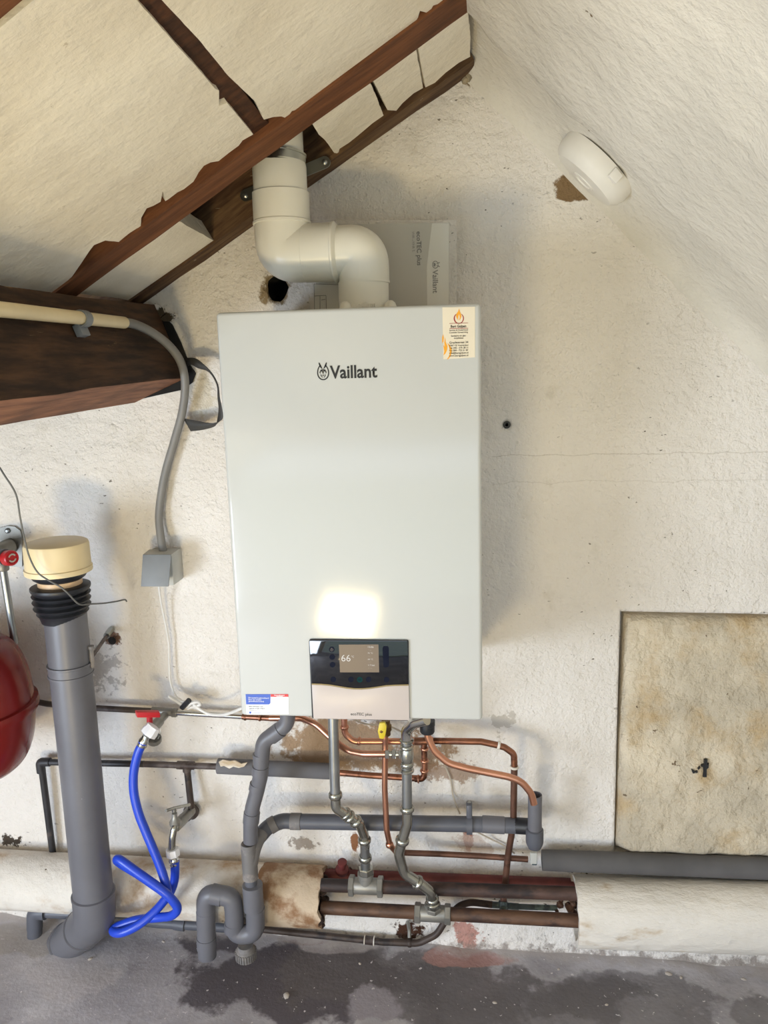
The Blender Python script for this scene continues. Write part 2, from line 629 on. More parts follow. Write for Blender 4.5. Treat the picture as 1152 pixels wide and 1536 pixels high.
M['brown_pipe2'] = pmat('dark_floor_pipe', (74, 62, 56), 0.55, 0.2, 0.2, 20, col2=(46, 40, 40), c2scale=14, speck=((170, 150, 120), 40, 0.75))
M['verdigris'] = pmat('verdigris_copper', (96, 110, 112), 0.6, 0.2, 0.2, 30, col2=(126, 146, 138), c2scale=40)
M['lag'] = pmat('stained_white_wrap', (222, 216, 206), 0.75, 0, 0.05, 6, 0.9, 30, 0.008, col2=(172, 142, 106), c2scale=6.5, lo=0.46, hi=0.66, speck=((96, 80, 64), 42, 0.74))
M['lag_brown'] = pmat('scorched_wrap', (196, 176, 150), 0.8, 0, 0.1, 8, 0.8, 40, 0.006, col2=(134, 98, 66), c2scale=9, lo=0.44, hi=0.6, speck=((80, 62, 46), 40, 0.72))
M['lag_clean'] = pmat('white_wrap', (226, 220, 210), 0.75, 0, 0.05, 6, 0.9, 30, 0.008, col2=(186, 164, 132), c2scale=9, lo=0.55, hi=0.7, speck=((110, 100, 88), 50, 0.75), stretch=(.6, 1, 1.3))
M['stone'] = pmat('beige_stone', (206, 194, 172), 0.85, 0, 0.12, 7, 1.0, 34, 0.016, col2=(188, 164, 126), c2scale=4.5, lo=0.52, hi=0.68, speck=((120, 104, 84), 34, 0.70), spec=.2)
M['cream'] = pmat('cream_plastic', (232, 212, 168), 0.42, 0, 0.04, 9, speck=((140, 110, 70), 40, 0.77))
M['peach'] = pmat('yellowed_inner_sleeve', (216, 182, 142), 0.45, 0, 0.12, 20)
M['rubber'] = pmat('black_rubber', (30, 32, 38), 0.45, 0, 0.1, 12)
M['red_vessel'] = pmat('red_lacquer', (118, 26, 23), 0.22, 0, 0.05, 6)
M['red'] = pmat('red_handle', (190, 36, 44), 0.35, 0, 0.04)
M['blue'] = pmat('blue_hose_rubber', (34, 70, 196), 0.33, 0, 0.03)
M['white_plastic'] = pmat('white_nut_plastic', (232, 232, 236), 0.35, 0, 0.02)
M['cable'] = pmat('white_cable_sheath', (222, 220, 216), 0.45, 0, 0.03)
M['cable_beige'] = pmat('beige_cable_sheath', (190, 178, 160), 0.5, 0, 0.05)
M['grey_conduit'] = pmat('grey_conduit', (126, 124, 120), 0.5, 0, 0.06, 12, speck=((200, 198, 190), 50, 0.75))
M['cream_conduit'] = pmat('cream_conduit', (226, 208, 168), 0.45, 0, 0.05, 9)
M['wire'] = pmat('thin_grey_wire', (100, 100, 98), 0.5, 0.1, 0.1)
M['box_grey'] = pmat('grey_box_cover', (132, 136, 140), 0.5, 0, 0.06, 14)
M['box_light'] = pmat('light_grey_box', (186, 186, 180), 0.55, 0, 0.06, 14, speck=((120, 110, 96), 60, 0.7))
M['strap'] = pmat('black_strap', (58, 57, 55), 0.6, 0, 0.08)
M['yellow'] = pmat('yellow_valve_lever', (214, 190, 50), 0.4, 0, 0.06)
M['brass'] = pmat('dull_brass', (120, 96, 60), 0.35, 0.8, 0.1)
M['cover'] = pmat('painted_white_cover', (232, 228, 218), 0.55, 0, 0.04, 9)
M['booklet'] = pmat('booklet_paper', (186, 182, 172), 0.6, 0, 0.02)
M['booklet_white'] = pmat('booklet_white', (222, 220, 212), 0.6, 0, 0.02)
M['grey_ink'] = pmat('grey_print', (70, 70, 70), 0.6, 0, 0.02)
M['zinc'] = pmat('zinc_band', (170, 172, 166), 0.28, 1.0, 0.06)
M['crumb'] = pmat('plaster_crumbs', (190, 180, 170), 0.85, 0, 0.1, 60)
k = NT('clear_bag')
k.b.inputs['Base Color'].default_value = (0.9, 0.9, 0.88, 1)
k.b.inputs['Roughness'].default_value = 0.12
k.b.inputs['Alpha'].default_value = 0.22
k.link(k.bump(k.noise(k.coords((1, 1, .4)), 30, 3), 0.5, 0.006), k.b.inputs['Normal'])
M['bag'] = k.m
M['grass'] = pmat('lawn', (92, 128, 48), 0.9, 0, 0.3, 6, col2=(150, 160, 70), c2scale=3)
M['room'] = pmat('room_plaster', (214, 206, 190), 0.85, 0, 0.05, 4, 0.3, 30)

# ------------------------------------------------------------------ setting: floor and walls
_pa, _pb = at(30, 1375, -0.02), at(1150, 1455, -0.02)


def floor_z(x):
    s = (_pb.z - _pa.z) / (_pb.x - _pa.x)
    return _pa.z + s * (x - _pa.x)


def grid(nx, ny, fn):
    b = MB()
    vs = [[b.b.verts.new(fn(i / nx, j / ny)) for i in range(nx + 1)] for j in range(ny + 1)]
    for j in range(ny):
        for i in range(nx):
            b.b.faces.new((vs[j][i], vs[j][i + 1], vs[j + 1][i + 1], vs[j + 1][i]))
    return b


def nz(p, s, o=0.0):
    return noise.noise(Vector(p) * s + Vector((o, o * .7, o * 1.3)))


def floor_pt(u, v):
    x = -1.5 + 3.4 * u
    y = 0.03 - 2.85 * v ** 1.6
    z = floor_z(x) + 0.004 * nz((x, y, 0), 4) + 0.0025 * nz((x, y, 3), 14)
    if y > -0.06:
        z += 0.012 * (y + 0.06) / 0.06 * (0.6 + nz((x, y, 0), 11))
    return Vector((x, y, z))


struct(build('floor', grid(120, 60, floor_pt), M['floor'], smooth=3))


def wall_pt(u, v):
    x = -1.5 + 3.4 * u
    z = -0.05 + 2.25 * v
    f = max(0.0, min(1.0, 1 - z / 0.30))
    y = -0.02 * f * f * (3 - 2 * f)
    y -= 0.006 * nz((x, 0, z), 2.3) + 0.003 * nz((x, 4, z), 7) + 0.0012 * nz((x, 2, z), 22)
    if 0.90 < z < 0.93 and x > 0.45:          # old horizontal seam in the plaster
        y -= 0.0012
    return Vector((x, y, z))


wb = grid(170, 112, wall_pt)
bmesh.ops.recalc_face_normals(wb.b, faces=wb.b.faces)
# give the wall a back so that it can be cut
wall = build('wall_back', wb, M['wall'], smooth=3)
sol = wall.modifiers.new('thick', 'SOLIDIFY')
sol.thickness = 0.16
sol.offset = -1 if wall.data.polygons[0].normal.y < 0 else 1
cut = []


def cutter(mb):
    o = build('cutter', mb, M['wall'])
    cut.append(o)
    bo = wall.modifiers.new('cut', 'BOOLEAN')
    bo.operation = 'DIFFERENCE'
    bo.object = o
    bo.solver = 'EXACT'


hc = at(415, 432, 0)
hp = [hc + Vector((math.cos(a) * 0.024 * (1 + .18 * nz((a, 1, 0), 1.7)), -0.05, math.sin(a) * 0.027 * (1 + .18 * nz((a, 5, 0), 1.7)))) for a in [2 * PI * i / 20 for i in range(20)]]
cutter(MB().prism(hp, (0, 0.17, 0)))
sl_tl, sl_bl = at(931, 917, 0), at(921, 1278, 0)
NB = sl_bl.z - 0.002
cutter(MB().prism([Vector((sl_tl.x - .001, -0.06, sl_tl.z)), Vector((1.6, -0.06, sl_tl.z - 0.012)), Vector((1.6, -0.06, NB - 0.02)), Vector((sl_bl.x, -0.06, NB))], (0, 0.115, 0)))
hole_pts = [q + Vector((0, .046, 0)) for q in hp]
pg = at(760, 637, 0)
cutter(MB().lathe(pg + Vector((0, -.04, 0)), (0, 1, 0), [(0.0065, 0), (0.0065, 0.075)], 12))
bpy.context.view_layer.update()
dg = bpy.context.evaluated_depsgraph_get()
me2 = bpy.data.meshes.new_from_object(wall.evaluated_get(dg))
wall.modifiers.clear()
wall.data = me2
me2.materials.clear()
me2.materials.append(M['wall'])
for o in cut:
    bpy.data.objects.remove(o)
struct(wall)

hl = MB()
hv = [[hl.b.verts.new(hc + Vector(((q.x - hc.x) * sc_, yy, (q.z - hc.z) * sc_))) for q in hp] for yy, sc_ in ((.010, .97), (.05, .9), (.10, .86))]
for r1, r2 in zip(hv, hv[1:]):
    for i in range(20):
        hl.b.faces.new((r1[i], r1[(i + 1) % 20], r2[(i + 1) % 20], r2[i]))
hl.b.faces.new(hv[-1])
build('hole_shade', hl, M['dark'], wall, 2)  # near-black lining paints in the shade inside the hole

# ------------------------------------------------------------------ roof geometry
A_L, B_L = at(215, 455, 0), at(718, 103, 0)
dL = (B_L - A_L).normalized()
nL = dL.cross(Vector((0, 1, 0))).normalized()
if nL.z < 0:
    nL = -nL
A_R, B_R = at(728, 110, 0), at(1152, 520, 0)
dR = (B_R - A_R).normalized()
nR = dR.cross(Vector((0, 1, 0))).normalized()
if nR.z > 0:
    nR = -nR          # points down into the room


def uL(x, y, off=0.0):
    return onpl(x, y, nL, A_L + nL * off)


def pL(x, Y, off=0.0):
    """point of the left roof plane over world x"""
    p = A_L + dL * ((x - A_L.x) / dL.x)
    return Vector((p.x, Y, p.z)) + nL * off


# right slope: smooth strip by the gable, then thicker rough plaster
prof = [(0.02, 0.044), (0.004, 0.042), (-0.004, 0.032), (-0.012, 0.024), (-0.026, 0.015), (-0.046, 0.008), (-0.072, 0.003), (-0.11, 0), (-0.17, 0), (-0.215, 0.0), (-0.235, 0.004), (-0.25, 0.014), (-0.262, 0.024), (-0.28, 0.029)]
prof += [(-0.28 - 0.04 * i, 0.03) for i in range(1, 20)] + [(-1.3, .03), (-2.0, .03), (-2.8, .03)]


def slope_pt(u, v):
    f = v * (len(prof) - 1)
    i = min(int(f), len(prof) - 2)
    a, b = prof[i], prof[i + 1]
    t = f - i
    Y, h = a[0] + (b[0] - a[0]) * t, a[1] + (b[1] - a[1]) * t
    s = -0.06 + 1.75 * u
    p = A_R + dR * s
    q = Vector((p.x, Y, p.z))
    k_ = 1.0 if Y < -0.22 else 0.35
    h += k_ * (0.006 * nz(q, 5) + 0.004 * nz(q, 13)) + (0.010 * nz((s * 2.2, 3, 0), 6) if -0.27 < Y < -0.20 else 0)
    if Y < -0.6:
        h += 0.012 * max(0.0, min(1.0, (s - 0.42 - 0.02 * math.sin(Y * 9)) / 0.03)) * max(0, min(1, (-0.62 - Y) / 0.05))
    return q + nR * h


struct(build('ceiling', grid(150, len(prof) - 1, slope_pt), M['slope'], smooth=3))

# left slope: deck above the rafters
dk = MB()
dk.hexa([pL(-1.5, 0.05, .085), pL(0.52, 0.05, .085), pL(0.52, -2.8, .085), pL(-1.5, -2.8, .085),
         pL(-1.5, 0.05, .11), pL(0.52, 0.05, .11), pL(0.52, -2.8, .11), pL(-1.5, -2.8, .11)])
deck = struct(build('ceiling', dk, M['deck']))
# plastered lining of the part of the roof behind the camera
ln = MB()
ln.hexa([pL(-1.5, -1.06, .02), pL(0.47, -1.06, .02), pL(0.47, -2.8, .02), pL(-1.5, -2.8, .02),
         pL(-1.5, -1.06, .06), pL(0.47, -1.06, .06), pL(0.47, -2.8, .06), pL(-1.5, -2.8, .06)])
struct(build('ceiling', ln, M['board']))

# other walls of the room; the left one has the low open window the daylight comes through
r = MB()
r.box((-1.5, -2.75, -.05), (-1.45, -2.42, 1.1)).box((-1.5, -1.58, -.05), (-1.45, 0.1, 1.1)).box((-1.5, -2.42, -.05), (-1.45, -1.58, .12)).box((-1.5, -2.42, .85), (-1.45, -1.58, 1.1))
struct(build('wall_left', r, M['room']))
struct(build('wall_right', MB().box((1.55, -2.75, -.05), (1.6, 0.1, 1.0)), M['room']))
struct(build('wall_rear', MB().box((-1.5, -2.8, 1.25), (1.6, -2.72, 2.1)).box((-1.5, -2.8, -.05), (-1.25, -2.72, 1.25)).box((1.45, -2.8, -.05), (1.6, -2.72, 1.25)), M['room']))  # wide rear opening added for the fill light
struct(build('ground', MB().box((-12, -14, -.12), (9, -2.75, -.04)).box((-12, -2.75, -.12), (-1.5, 5, -.04)), M['grass']))


def jag(pts, amp, step=0.012, closed=True):
    out = []
    n = len(pts)
    for i in range(n if closed else n - 1):
        a, b = pts[i], pts[(i + 1) % n]
        k_ = max(1, int((b - a).length / step))
        for j in range(k_):
            p = a.lerp(b, j / k_)
            if j:
                p = p + (dL * nz(p, 90) + Vector((0, 1, 0)) * nz(p, 90, 9)) * amp
            out.append(p)
    return out


def board(pts, off=0.004, thick=0.035, amp=0.0012, label=None):
    pp = jag(pts, amp)
    o = build('ceiling_board', MB().prism([p + nL * off for p in pp], nL * thick), M['board'], deck, 0.5, label)
    return o


# boards of the left slope, each an own panel
big = [uL(*q) for q in [(382, 205), (366, 214), (360, 222), (345, 233), (330, 245), (318, 247), (308, 252), (300, 262), (292, 276), (278, 287), (268, 292), (255, 302), (250, 305), (246, 290), (243, 306), (232, 312), (222, 316), (214, 330), (213, 343), (207, 346), (196, 353), (180, 366), (160, 364), (143, 371), (136, 380), (124, 398), (110, 418), (97, 430), (84, 441)]]
board(big + [pL(-0.33, -0.33), pL(-0.33, -0.915), pL(0.03, -0.915), uL(150, -66), uL(203, 0), uL(300, 108), uL(325, 137), uL(331, 140), uL(331, 163), uL(343, 158)], amp=0.0008,
      label='largest ceiling board, cream and scuffed, ragged along the rafter')
mid = [uL(*q) for q in [(243, 2), (300, 63), (345, 118), (386, 157), (398, 183), (412, 179), (424, 178), (432, 181), (440, 170), (455, 166), (490, 140), (540, 102), (570, 82), (600, 56), (622, 42), (629, 30), (632, 20), (645, 24), (652, 12), (664, 8), (668, 0)]]
board(mid + [pL(0.41, -0.46), pL(0.41, -0.915), uL(170, -85)], amp=0.0008, label='ceiling board above the flue, cream, ragged along the rafter')
board([uL(669, 5), uL(690, 12), uL(697, 2), uL(690, -40), uL(672, -20)], thick=.02)
board([uL(*q) for q in [(267, 333), (325, 365), (290, 393), (250, 424), (207, 456), (180, 450), (118, 443), (180, 397), (230, 359)]], thick=0.045)
board([uL(*q) for q in [(470, 188), (500, 163), (530, 143), (555, 123), (566, 147), (577, 176), (560, 188), (540, 205), (525, 217), (511, 226), (509, 233), (503, 232), (490, 214), (480, 205)]])
board([uL(*q) for q in [(559, 120), (590, 96), (625, 72), (631, 103), (636, 135), (622, 143), (605, 158), (596, 169), (583, 168), (572, 145)]])
board([uL(*q) for q in [(628, 69), (660, 48), (704, 18), (707, 50), (707, 88), (690, 97), (670, 112), (654, 127), (640, 134), (634, 103)]])


# timbers
def timber(name, corners_px, depth, mat, label, off=0.0, ext=None):
    q = [uL(*c, off) if isinstance(c, tuple) else c for c in corners_px]
    b = MB()
    n = 14
    lo, hi = [], []
    for i in range(n + 1):
        t = i / n
        a, c = q[0].lerp(q[1], t), q[3].lerp(q[2], t)
        a = a + Vector((0, 1, 0)) * 0.004 * nz(a, 9) + nL * .002 * nz(a, 12, 3)
        c = c + Vector((0, 1, 0)) * 0.004 * nz(c, 9, 5)
        lo.append((a, c))
    vs = [[b.b.verts.new(p) for p in (a, c, c + nL * depth, a + nL * depth)] for a, c in lo]
    for r1, r2 in zip(vs, vs[1:]):
        for i in range(4):
            b.b.faces.new((r1[i], r1[(i + 1) % 4], r2[(i + 1) % 4], r2[i]))
    b.b.faces.new(vs[0])
    b.b.faces.new(vs[-1][::-1])
    bmesh.ops.recalc_face_normals(b.b, faces=b.b.faces)
    return tag(build(name, b, mat), label, 'beam')


timber('roof_rafter', [uL(60, 484) , uL(730, -2), uL(700, -22), uL(36, 474)], 0.08, M['rafter'],
       'red-brown roof rafter crossing in front of the white flue pipe')
timber('roof_rafter', [pL(-0.5, -0.93), pL(0.46, -0.93), pL(0.46, -1.0), pL(-0.5, -1.0)], 0.08, M['rafter'],
       'brown rafter just showing in the top left corner')
timber('wall_rafter', [pL(-0.36, -0.002), pL(0.435, -0.002), pL(0.435, -0.062), pL(-0.36, -0.062)], 0.075, M['edge'],
       'dark weathered rafter running along the gable wall above the boiler', off=.006)
b = MB()
q = [uL(196, -6, .012), uL(248, -6, .012), uL(404, 186, .012), uL(378, 206, .012)]
b.hexa(q + [p + nL * .05 for p in q])
tag(build('roof_batten', b, M['rafter_dark']), 'dark batten in the gap between the two largest ceiling boards', 'batten')

# purlin with a tilted section
s1, s2, s3 = at(235, 458, 0), at(279, 567, 0), at(203, 603, 0)
s4 = s3 + (s1 - s2)
b = MB()
vs = []
for i in range(25):
    Y = 0.0 - 2.6 * i / 24
    row = []
    for j, s in enumerate((s1, s2, s3, s4)):
        p = Vector((s.x, Y, s.z + 0.030 * Y))
        p += Vector((nz(p, 6), 0, nz(p, 6, 4))) * 0.004
        row.append(b.b.verts.new(p))
    vs.append(row)
for r1, r2 in zip(vs, vs[1:]):
    for i in range(4):
        b.b.faces.new((r1[i], r1[(i + 1) % 4], r2[(i + 1) % 4], r2[i]))
b.b.faces.new(vs[0])
b.b.faces.new(vs[-1][::-1])
bmesh.ops.recalc_face_normals(b.b, faces=b.b.faces)
pur = build('roof_purlin', b, M['purlin'])
pur.data.materials.append(M['purlin_low'])
for p in pur.data.polygons:
    if p.normal.z < -0.6:
        p.material_index = 1
tag(pur, 'heavy dark roof beam entering the wall at the left of the boiler', 'beam')
# dark broken plaster pocket around the purlin end
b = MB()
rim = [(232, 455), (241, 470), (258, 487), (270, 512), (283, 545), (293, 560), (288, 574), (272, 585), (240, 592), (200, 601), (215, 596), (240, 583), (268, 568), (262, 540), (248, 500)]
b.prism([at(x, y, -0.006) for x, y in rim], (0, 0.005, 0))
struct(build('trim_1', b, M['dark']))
# plaster shreds in the top corner of the wall
for pts in [[(226, 462), (234, 455), (243, 460), (246, 471), (238, 478), (231, 474)], [(240, 478), (250, 470), (264, 471), (265, 477), (255, 482), (245, 482)]]:
    build('plaster_flake', MB().prism([at(x, y, -0.012) for x, y in pts], (0, .008, 0)), M['wall'], wall)


# crumbly stone where the rafter meets the ridge
for (x, y, r_) in [(711, 108, .012), (703, 116, .009), (719, 101, .010), (697, 121, .006)]:
    b = MB().lathe(at(x, y, -.004), (.2, -1, .1), [(r_, -.006), (r_ * 1.1, .002), (r_ * .7, .008), (0, .010)], 7)
    for v in b.b.verts:
        v.co += Vector((nz(v.co, 60), 0, nz(v.co, 60, 4))) * r_ * .6
    build('broken_plaster', b, M['cutedge'], wall, .4)

# ------------------------------------------------------------------ boiler
BX, BZ, BY = 0.0, 0.757, -0.36
bo = thing('boiler', 'white wall-hung heating boiler with black display at its foot', 'boiler')
build('casing', MB().box((0.006, -0.345, BZ + 0.004), (0.434, -0.012, BZ + 0.716), 0.004), M['boiler_body'], bo)
b = MB().box((0, BY, BZ), (0.44, -0.33, BZ + 0.72), 0.007, seg=4)
build('front_cover', b, M['boiler'], bo, 0.5)
build('wall_bracket', MB().box((0.05, -0.014, BZ + 0.62), (0.39, -0.0005, BZ + 0.66)), M['steel'], bo)


def bp(x, y, dy=0.0):
    return at(x, y, BY - dy)


def bflat(name, pts, y, mat, parent, thick=0.0004):
    return build(name, MB().prism([Vector((p.x, BY - y, p.z)) for p in pts], (0, thick, 0)), mat, parent)


def rrect(p0, p1, p2, p3, r=0.003, seg=4):
    P = [p0, p1, p2, p3]
    out = []
    for i in range(4):
        a, c, d = P[i - 1], P[i], P[(i + 1) % 4]
        u, w = c + (a - c).normalized() * r, c + (d - c).normalized() * r
        for k_ in range(seg + 1):
            t = k_ / seg
            out.append(u * (1 - t) ** 2 + c * 2 * t * (1 - t) + w * t * t)
    return out


TX = M['ink']
# emblem: hare head in an egg-shaped ring
c0 = bp(484.6, 557.5)
S = (bp(494, 557) - bp(475, 557)).length / 19.0
emb = MB()


def e2(x, y):
    return Vector((c0.x + x * S, BY - 0.0006, c0.z + y * S))


def band(outer, inner):
    for i in range(len(outer) - 1):
        emb.prism([e2(*outer[i]), e2(*outer[i + 1]), e2(*inner[i + 1]), e2(*inner[i])], (0, .0004, 0))


ao, ai = [], []
for i in range(33):
    a = math.radians(118 + (422 - 118) * i / 32)
    sq = 1 - 0.10 * math.sin(a)
    ao.append((9.0 * math.cos(a) * sq, 12.0 * math.sin(a) - 0.5))
    ai.append((7.4 * math.cos(a) * sq, 10.4 * math.sin(a) - 0.5))
band(ao, ai)
for s in (-1, 1):
    emb.prism([e2(s * x, y) for x, y in [(0.6, 3.5), (3.8, 6), (6.2, 11.5), (6.0, 13.6), (4.4, 12.4), (2.2, 8.0)]], (0, .0004, 0))
    emb.prism([e2(s * x, y) for x, y in [(0.3, 3.6), (3.4, 2.8), (5.4, -0.8), (4.2, -3.2), (3.6, -0.2), (1.8, 0.6), (1.0, -2.4), (0.3, -3.2)]], (0, .0004, 0))
    emb.prism([e2(s * x, y) for x, y in [(4.2, -4.0), (3.0, -7.0), (1.2, -8.8), (1.0, -7.8), (2.2, -6.4), (2.4, -4.6)]], (0, .0004, 0))
    emb.prism([e2(s * x, y) for x, y in [(0.2, -4.4), (1.4, -4.8), (0.8, -6.0), (0.2, -6.4)]], (0, .0004, 0))
logo = build('hare_emblem', emb, TX, bo)
p = bp(496, 567.5)
text('brand_lettering', 'Vaillant', TX, bo, (p.x, BY - .0006, p.z), width=(bp(567, 560) - bp(496, 560)).length, height=(bp(500, 547.2) - bp(500, 567)).length, bold=0.022)

# installer sticker, upper right corner
st = build('installer_sticker', MB().prism([Vector((q.x, BY - .0005, q.z)) for q in (bp(663.5, 461), bp(712.5, 460), bp(712.5, 536), bp(665, 539))], (0, .0004, 0)), M['paper'], bo,
           label='cream installer sticker with flame emblem')
SY = BY - .0009


def stk_(x, y):
    p = bp(640 + x / 11.52, 440 + y / 11.52)
    return Vector((p.x, SY, p.z))


def spoly(pts, mat, name):
    mb_ = MB()
    for q in pts:
        mb_.prism([stk_(*z) for z in q], (0, .0003, 0))
    return build(name, mb_, mat, st)


ringo = [(555 + 88 * math.cos(math.radians(a)), 435 - 92 * math.sin(math.radians(a))) for a in range(125, 416, 10)]
ringi = [(557 + 70 * math.cos(math.radians(a)), 432 - 84 * math.sin(math.radians(a))) for a in range(125, 416, 10)]
spoly([[ringo[i], ringo[i + 1], ringi[i + 1], ringi[i]] for i in range(len(ringo) - 1)] + [[(393, 518), (715, 508), (715, 514), (393, 526)], [(393, 606), (715, 598), (715, 606), (393, 614)]], M['maroon_ink'], 'red_ring')
for pol_ in [[(560, 262), (572, 310), (596, 365), (600, 400), (585, 440), (562, 474), (572, 420), (560, 360), (545, 400), (540, 440), (548, 470), (520, 430), (506, 390), (516, 350), (545, 310)],
       [(285, 705), (296, 770), (290, 830), (268, 866), (268, 760)],
       [(318, 765), (330, 850), (358, 910), (352, 980), (325, 1040), (290, 1072), (305, 1000), (285, 890), (315, 930), (305, 850)],
       [(360, 860), (400, 900), (432, 960), (432, 1020), (410, 1090), (372, 1138), (350, 1138), (390, 1080), (400, 1010), (390, 940)]]:
    spoly([pol_], M['orange_ink'], 'flame_print')
for s_, x0, x1, y, mm in [('Bert Gulpen', 413, 680, 590, TX), ('Service & Onderhoud', 390, 712, 648, TX), ('Centrale Verwarming', 390, 712, 688, TX), ('Sanitaire en gas-', 418, 680, 746, TX), ('installaties', 472, 632, 784, TX),
                          ('Grachtstraat 34', 390, 716, 866, TX), ('6367 CE Voerendaal', 390, 716, 912, TX), ('Tel. 045 - 575 28 31', 388, 716, 956, TX), ('Fax 084 - 723 51 87', 388, 716, 1000, TX), ('info@bertgulpen.nl', 388, 718, 1044, TX), ('www.bertgulpen.nl', 388, 718, 1090, TX)]:
    p = stk_(x0, y)
    big_ = s_.startswith('Bert')
    text('sticker_lettering', s_, mm, st, (p.x, SY, p.z - 0.0004), width=(stk_(x1, y) - p).length, height=(0.0056 if big_ else None), bold=0.02 if big_ else 0.008)

# blue certification sticker, lower left
bs = build('certificate_sticker', MB().prism([Vector((q.x, BY - .0005, q.z)) for q in (bp(368.3, 1041), bp(432.5, 1041), bp(433.5, 1071), bp(370, 1071.5))], (0, .0004, 0)), M['whitepaper'], bo,
           label='white sticker with blue and red heading')


def c2(x, y, d=.0009):
    p = bp(360 + x / 14.4, 1030 + y / 14.4)
    return Vector((p.x, BY - d, p.z))


build('blue_heading', MB().prism([c2(*q) for q in [(122, 160), (660, 160), (658, 350), (632, 380), (136, 380)]], (0, .0003, 0)), M['blue_ink'], bs)
build('red_heading', MB().prism([c2(*q) for q in [(664, 160), (1035, 158), (1044, 170), (1046, 216), (665, 216)]], (0, .0003, 0)), M['red_ink'], bs)
build('blue_shield', MB().prism([c2(*q) for q in [(202, 535), (244, 535), (244, 565), (223, 585), (203, 567)]], (0, .0003, 0)), M['blue_ink'], bs)
for s_, x0, x1, y, mm in [('Dit toestel is geïnstalleerd', 184, 625, 246, M['whitepaper']), ('door een erkend', 184, 460, 284, M['whitepaper']), ('gecertificeerd bedrijf', 190, 525, 320, M['whitepaper']),
                          ('Meer informatie vindt u', 196, 520, 430, TX), ('Gebruik van gas, veilig en', 200, 545, 470, TX), ('Postcode: en nr.', 200, 372, 504, TX), ('certificatie installaties', 270, 460, 562, M['blue_ink']), ('keurmerk installateurs', 490, 675, 562, M['blue_ink']),
                          ('Gecertificeerd', 740, 960, 188, M['whitepaper']), ('installatie', 790, 925, 210, M['whitepaper'])]:
    p = c2(x0, y, .0013)
    text('sticker_lettering', s_, mm, bs, (p.x, p.y, p.z), width=(c2(x1, y, .0013) - p).length, bold=0.012)

# control panel
PX0, PX1 = bp(464.5, 960).x, bp(612.5, 960).x
cpn = build('control_panel', MB().prism(rrect(Vector((bp(463.8, 958).x, BY - .004, bp(500, 958.5).z)), Vector((bp(612.8, 958).x, BY - .004, bp(500, 958.5).z)),
                                                Vector((bp(613.6, 1077).x, BY - .004, BZ - .0005)), Vector((bp(468.6, 1077).x, BY - .004, BZ - .0005)), .004), (0, .012, 0), 0.0008), M['ink'], bo)


def q2(x, y, d=.0045):
    p = bp(460 + x / 7.2, 950 + y / 7.2)
    return Vector((p.x, BY - d, p.z))


curve = [(60, 532), (160, 534), (260, 543), (360, 560), (440, 574), (520, 582), (600, 583), (680, 577), (760, 566), (860, 550), (960, 544), (1105, 541)]
build('display_glass', MB().prism([q2(*p) for p in [(48, 62), (1080, 68), (1094, 78)] + curve[::-1] + [(34, 76)]], (0, .003, 0), .0006), M['glass'], cpn)
build('bronze_flap', MB().prism([q2(x, y + 12) for x, y in curve] + [q2(1112, 928), q2(78, 910)], (0, .003, 0), .0006), M['bronze'], cpn)
build('gold_trim', MB().prism([q2(x, y - 2, .0052) for x, y in curve] + [q2(x, y + 13, .0052) for x, y in curve[::-1]], (0, .002, 0)), M['gold'], cpn)
p = q2(478, 872, .005)
text('model_lettering', 'ecoTEC plus', M['grey_ink'], cpn, (p.x, p.y, p.z), width=(q2(705, 872) - q2(478, 872)).length, bold=.004)
build('lit_screen', MB().prism([q2(x, y, .0048) for x, y in [(352, 112), (778, 110), (786, 410), (364, 410)]], (0, .0003, 0)), M['screen'], cpn)
p = q2(376, 290, .0053)
text('screen_digits', '66', M['glow'], cpn, p, width=(q2(474, 290) - q2(376, 290)).length, bold=-.003)
for s_, x0, x1, y, mm in [('°C', 485, 515, 250, 'glow'), ('13:06', 660, 720, 146, 'glow'), ('Tijd', 666, 700, 176, 'dimglow'), ('75 °C', 662, 718, 210, 'glow'), ('CV', 668, 690, 242, 'dimglow'), ('60 °C', 664, 720, 276, 'glow'), ('WW', 668, 700, 304, 'dimglow'), ('1.7 bar', 664, 736, 340, 'glow'), ('Druk', 668, 712, 370, 'dimglow')]:
    p = q2(x0, y, .0053)
    text('screen_digits', s_, M[mm], cpn, p, width=(q2(x1, y) - q2(x0, y)).length)
for x, y, mm in [(276, 163, 'btn'), (280, 246, 'btn'), (284, 328, 'btn'), (292, 488, 'btn'), (482, 488, 'btn'), (577, 490, 'btn2'), (672, 488, 'btn'), (866, 490, 'btn')]:
    r_ = 30
    build('touch_button', MB().prism([q2(x + r_ * math.cos(2 * PI * i / 20), y + r_ * math.sin(2 * PI * i / 20), .0047) for i in range(20)], (0, .0003, 0)), M[mm], cpn)
build('touch_slider', MB().prism([q2(x, y, .0047) for x, y in [(822, 150), (835, 128), (880, 128), (890, 150), (892, 335), (880, 355), (850, 360), (832, 350)]], (0, .0003, 0)), M['btn'], cpn)
pw = MB()
for i in range(10):
    a0, a1 = [math.radians(60 - 300 * t / 10) + PI / 2 + PI / 3 * 0 for t in (i, i + 1)]
    a0, a1 = [math.radians(130 + 280 * t / 10) for t in (i, i + 1)]
    pw.prism([q2(276 + r_ * math.cos(a), 166 - r_ * math.sin(a), .005) for r_, a in ((15, a0), (15, a1), (12, a1), (12, a0))], (0, .0002, 0))
pw.prism([q2(x, y, .005) for x, y in [(274, 148), (278, 148), (278, 166), (274, 166)]], (0, .0002, 0))
build('power_symbol', pw, M['dimglow'], cpn)
b = MB()
for yy in (480, 488, 496):
    b.prism([q2(x, y, .005) for x, y in [(562, yy), (592, yy), (592, yy + 4), (562, yy + 4)]], (0, .0002, 0))
build('menu_symbol', b, M['btn'], cpn)

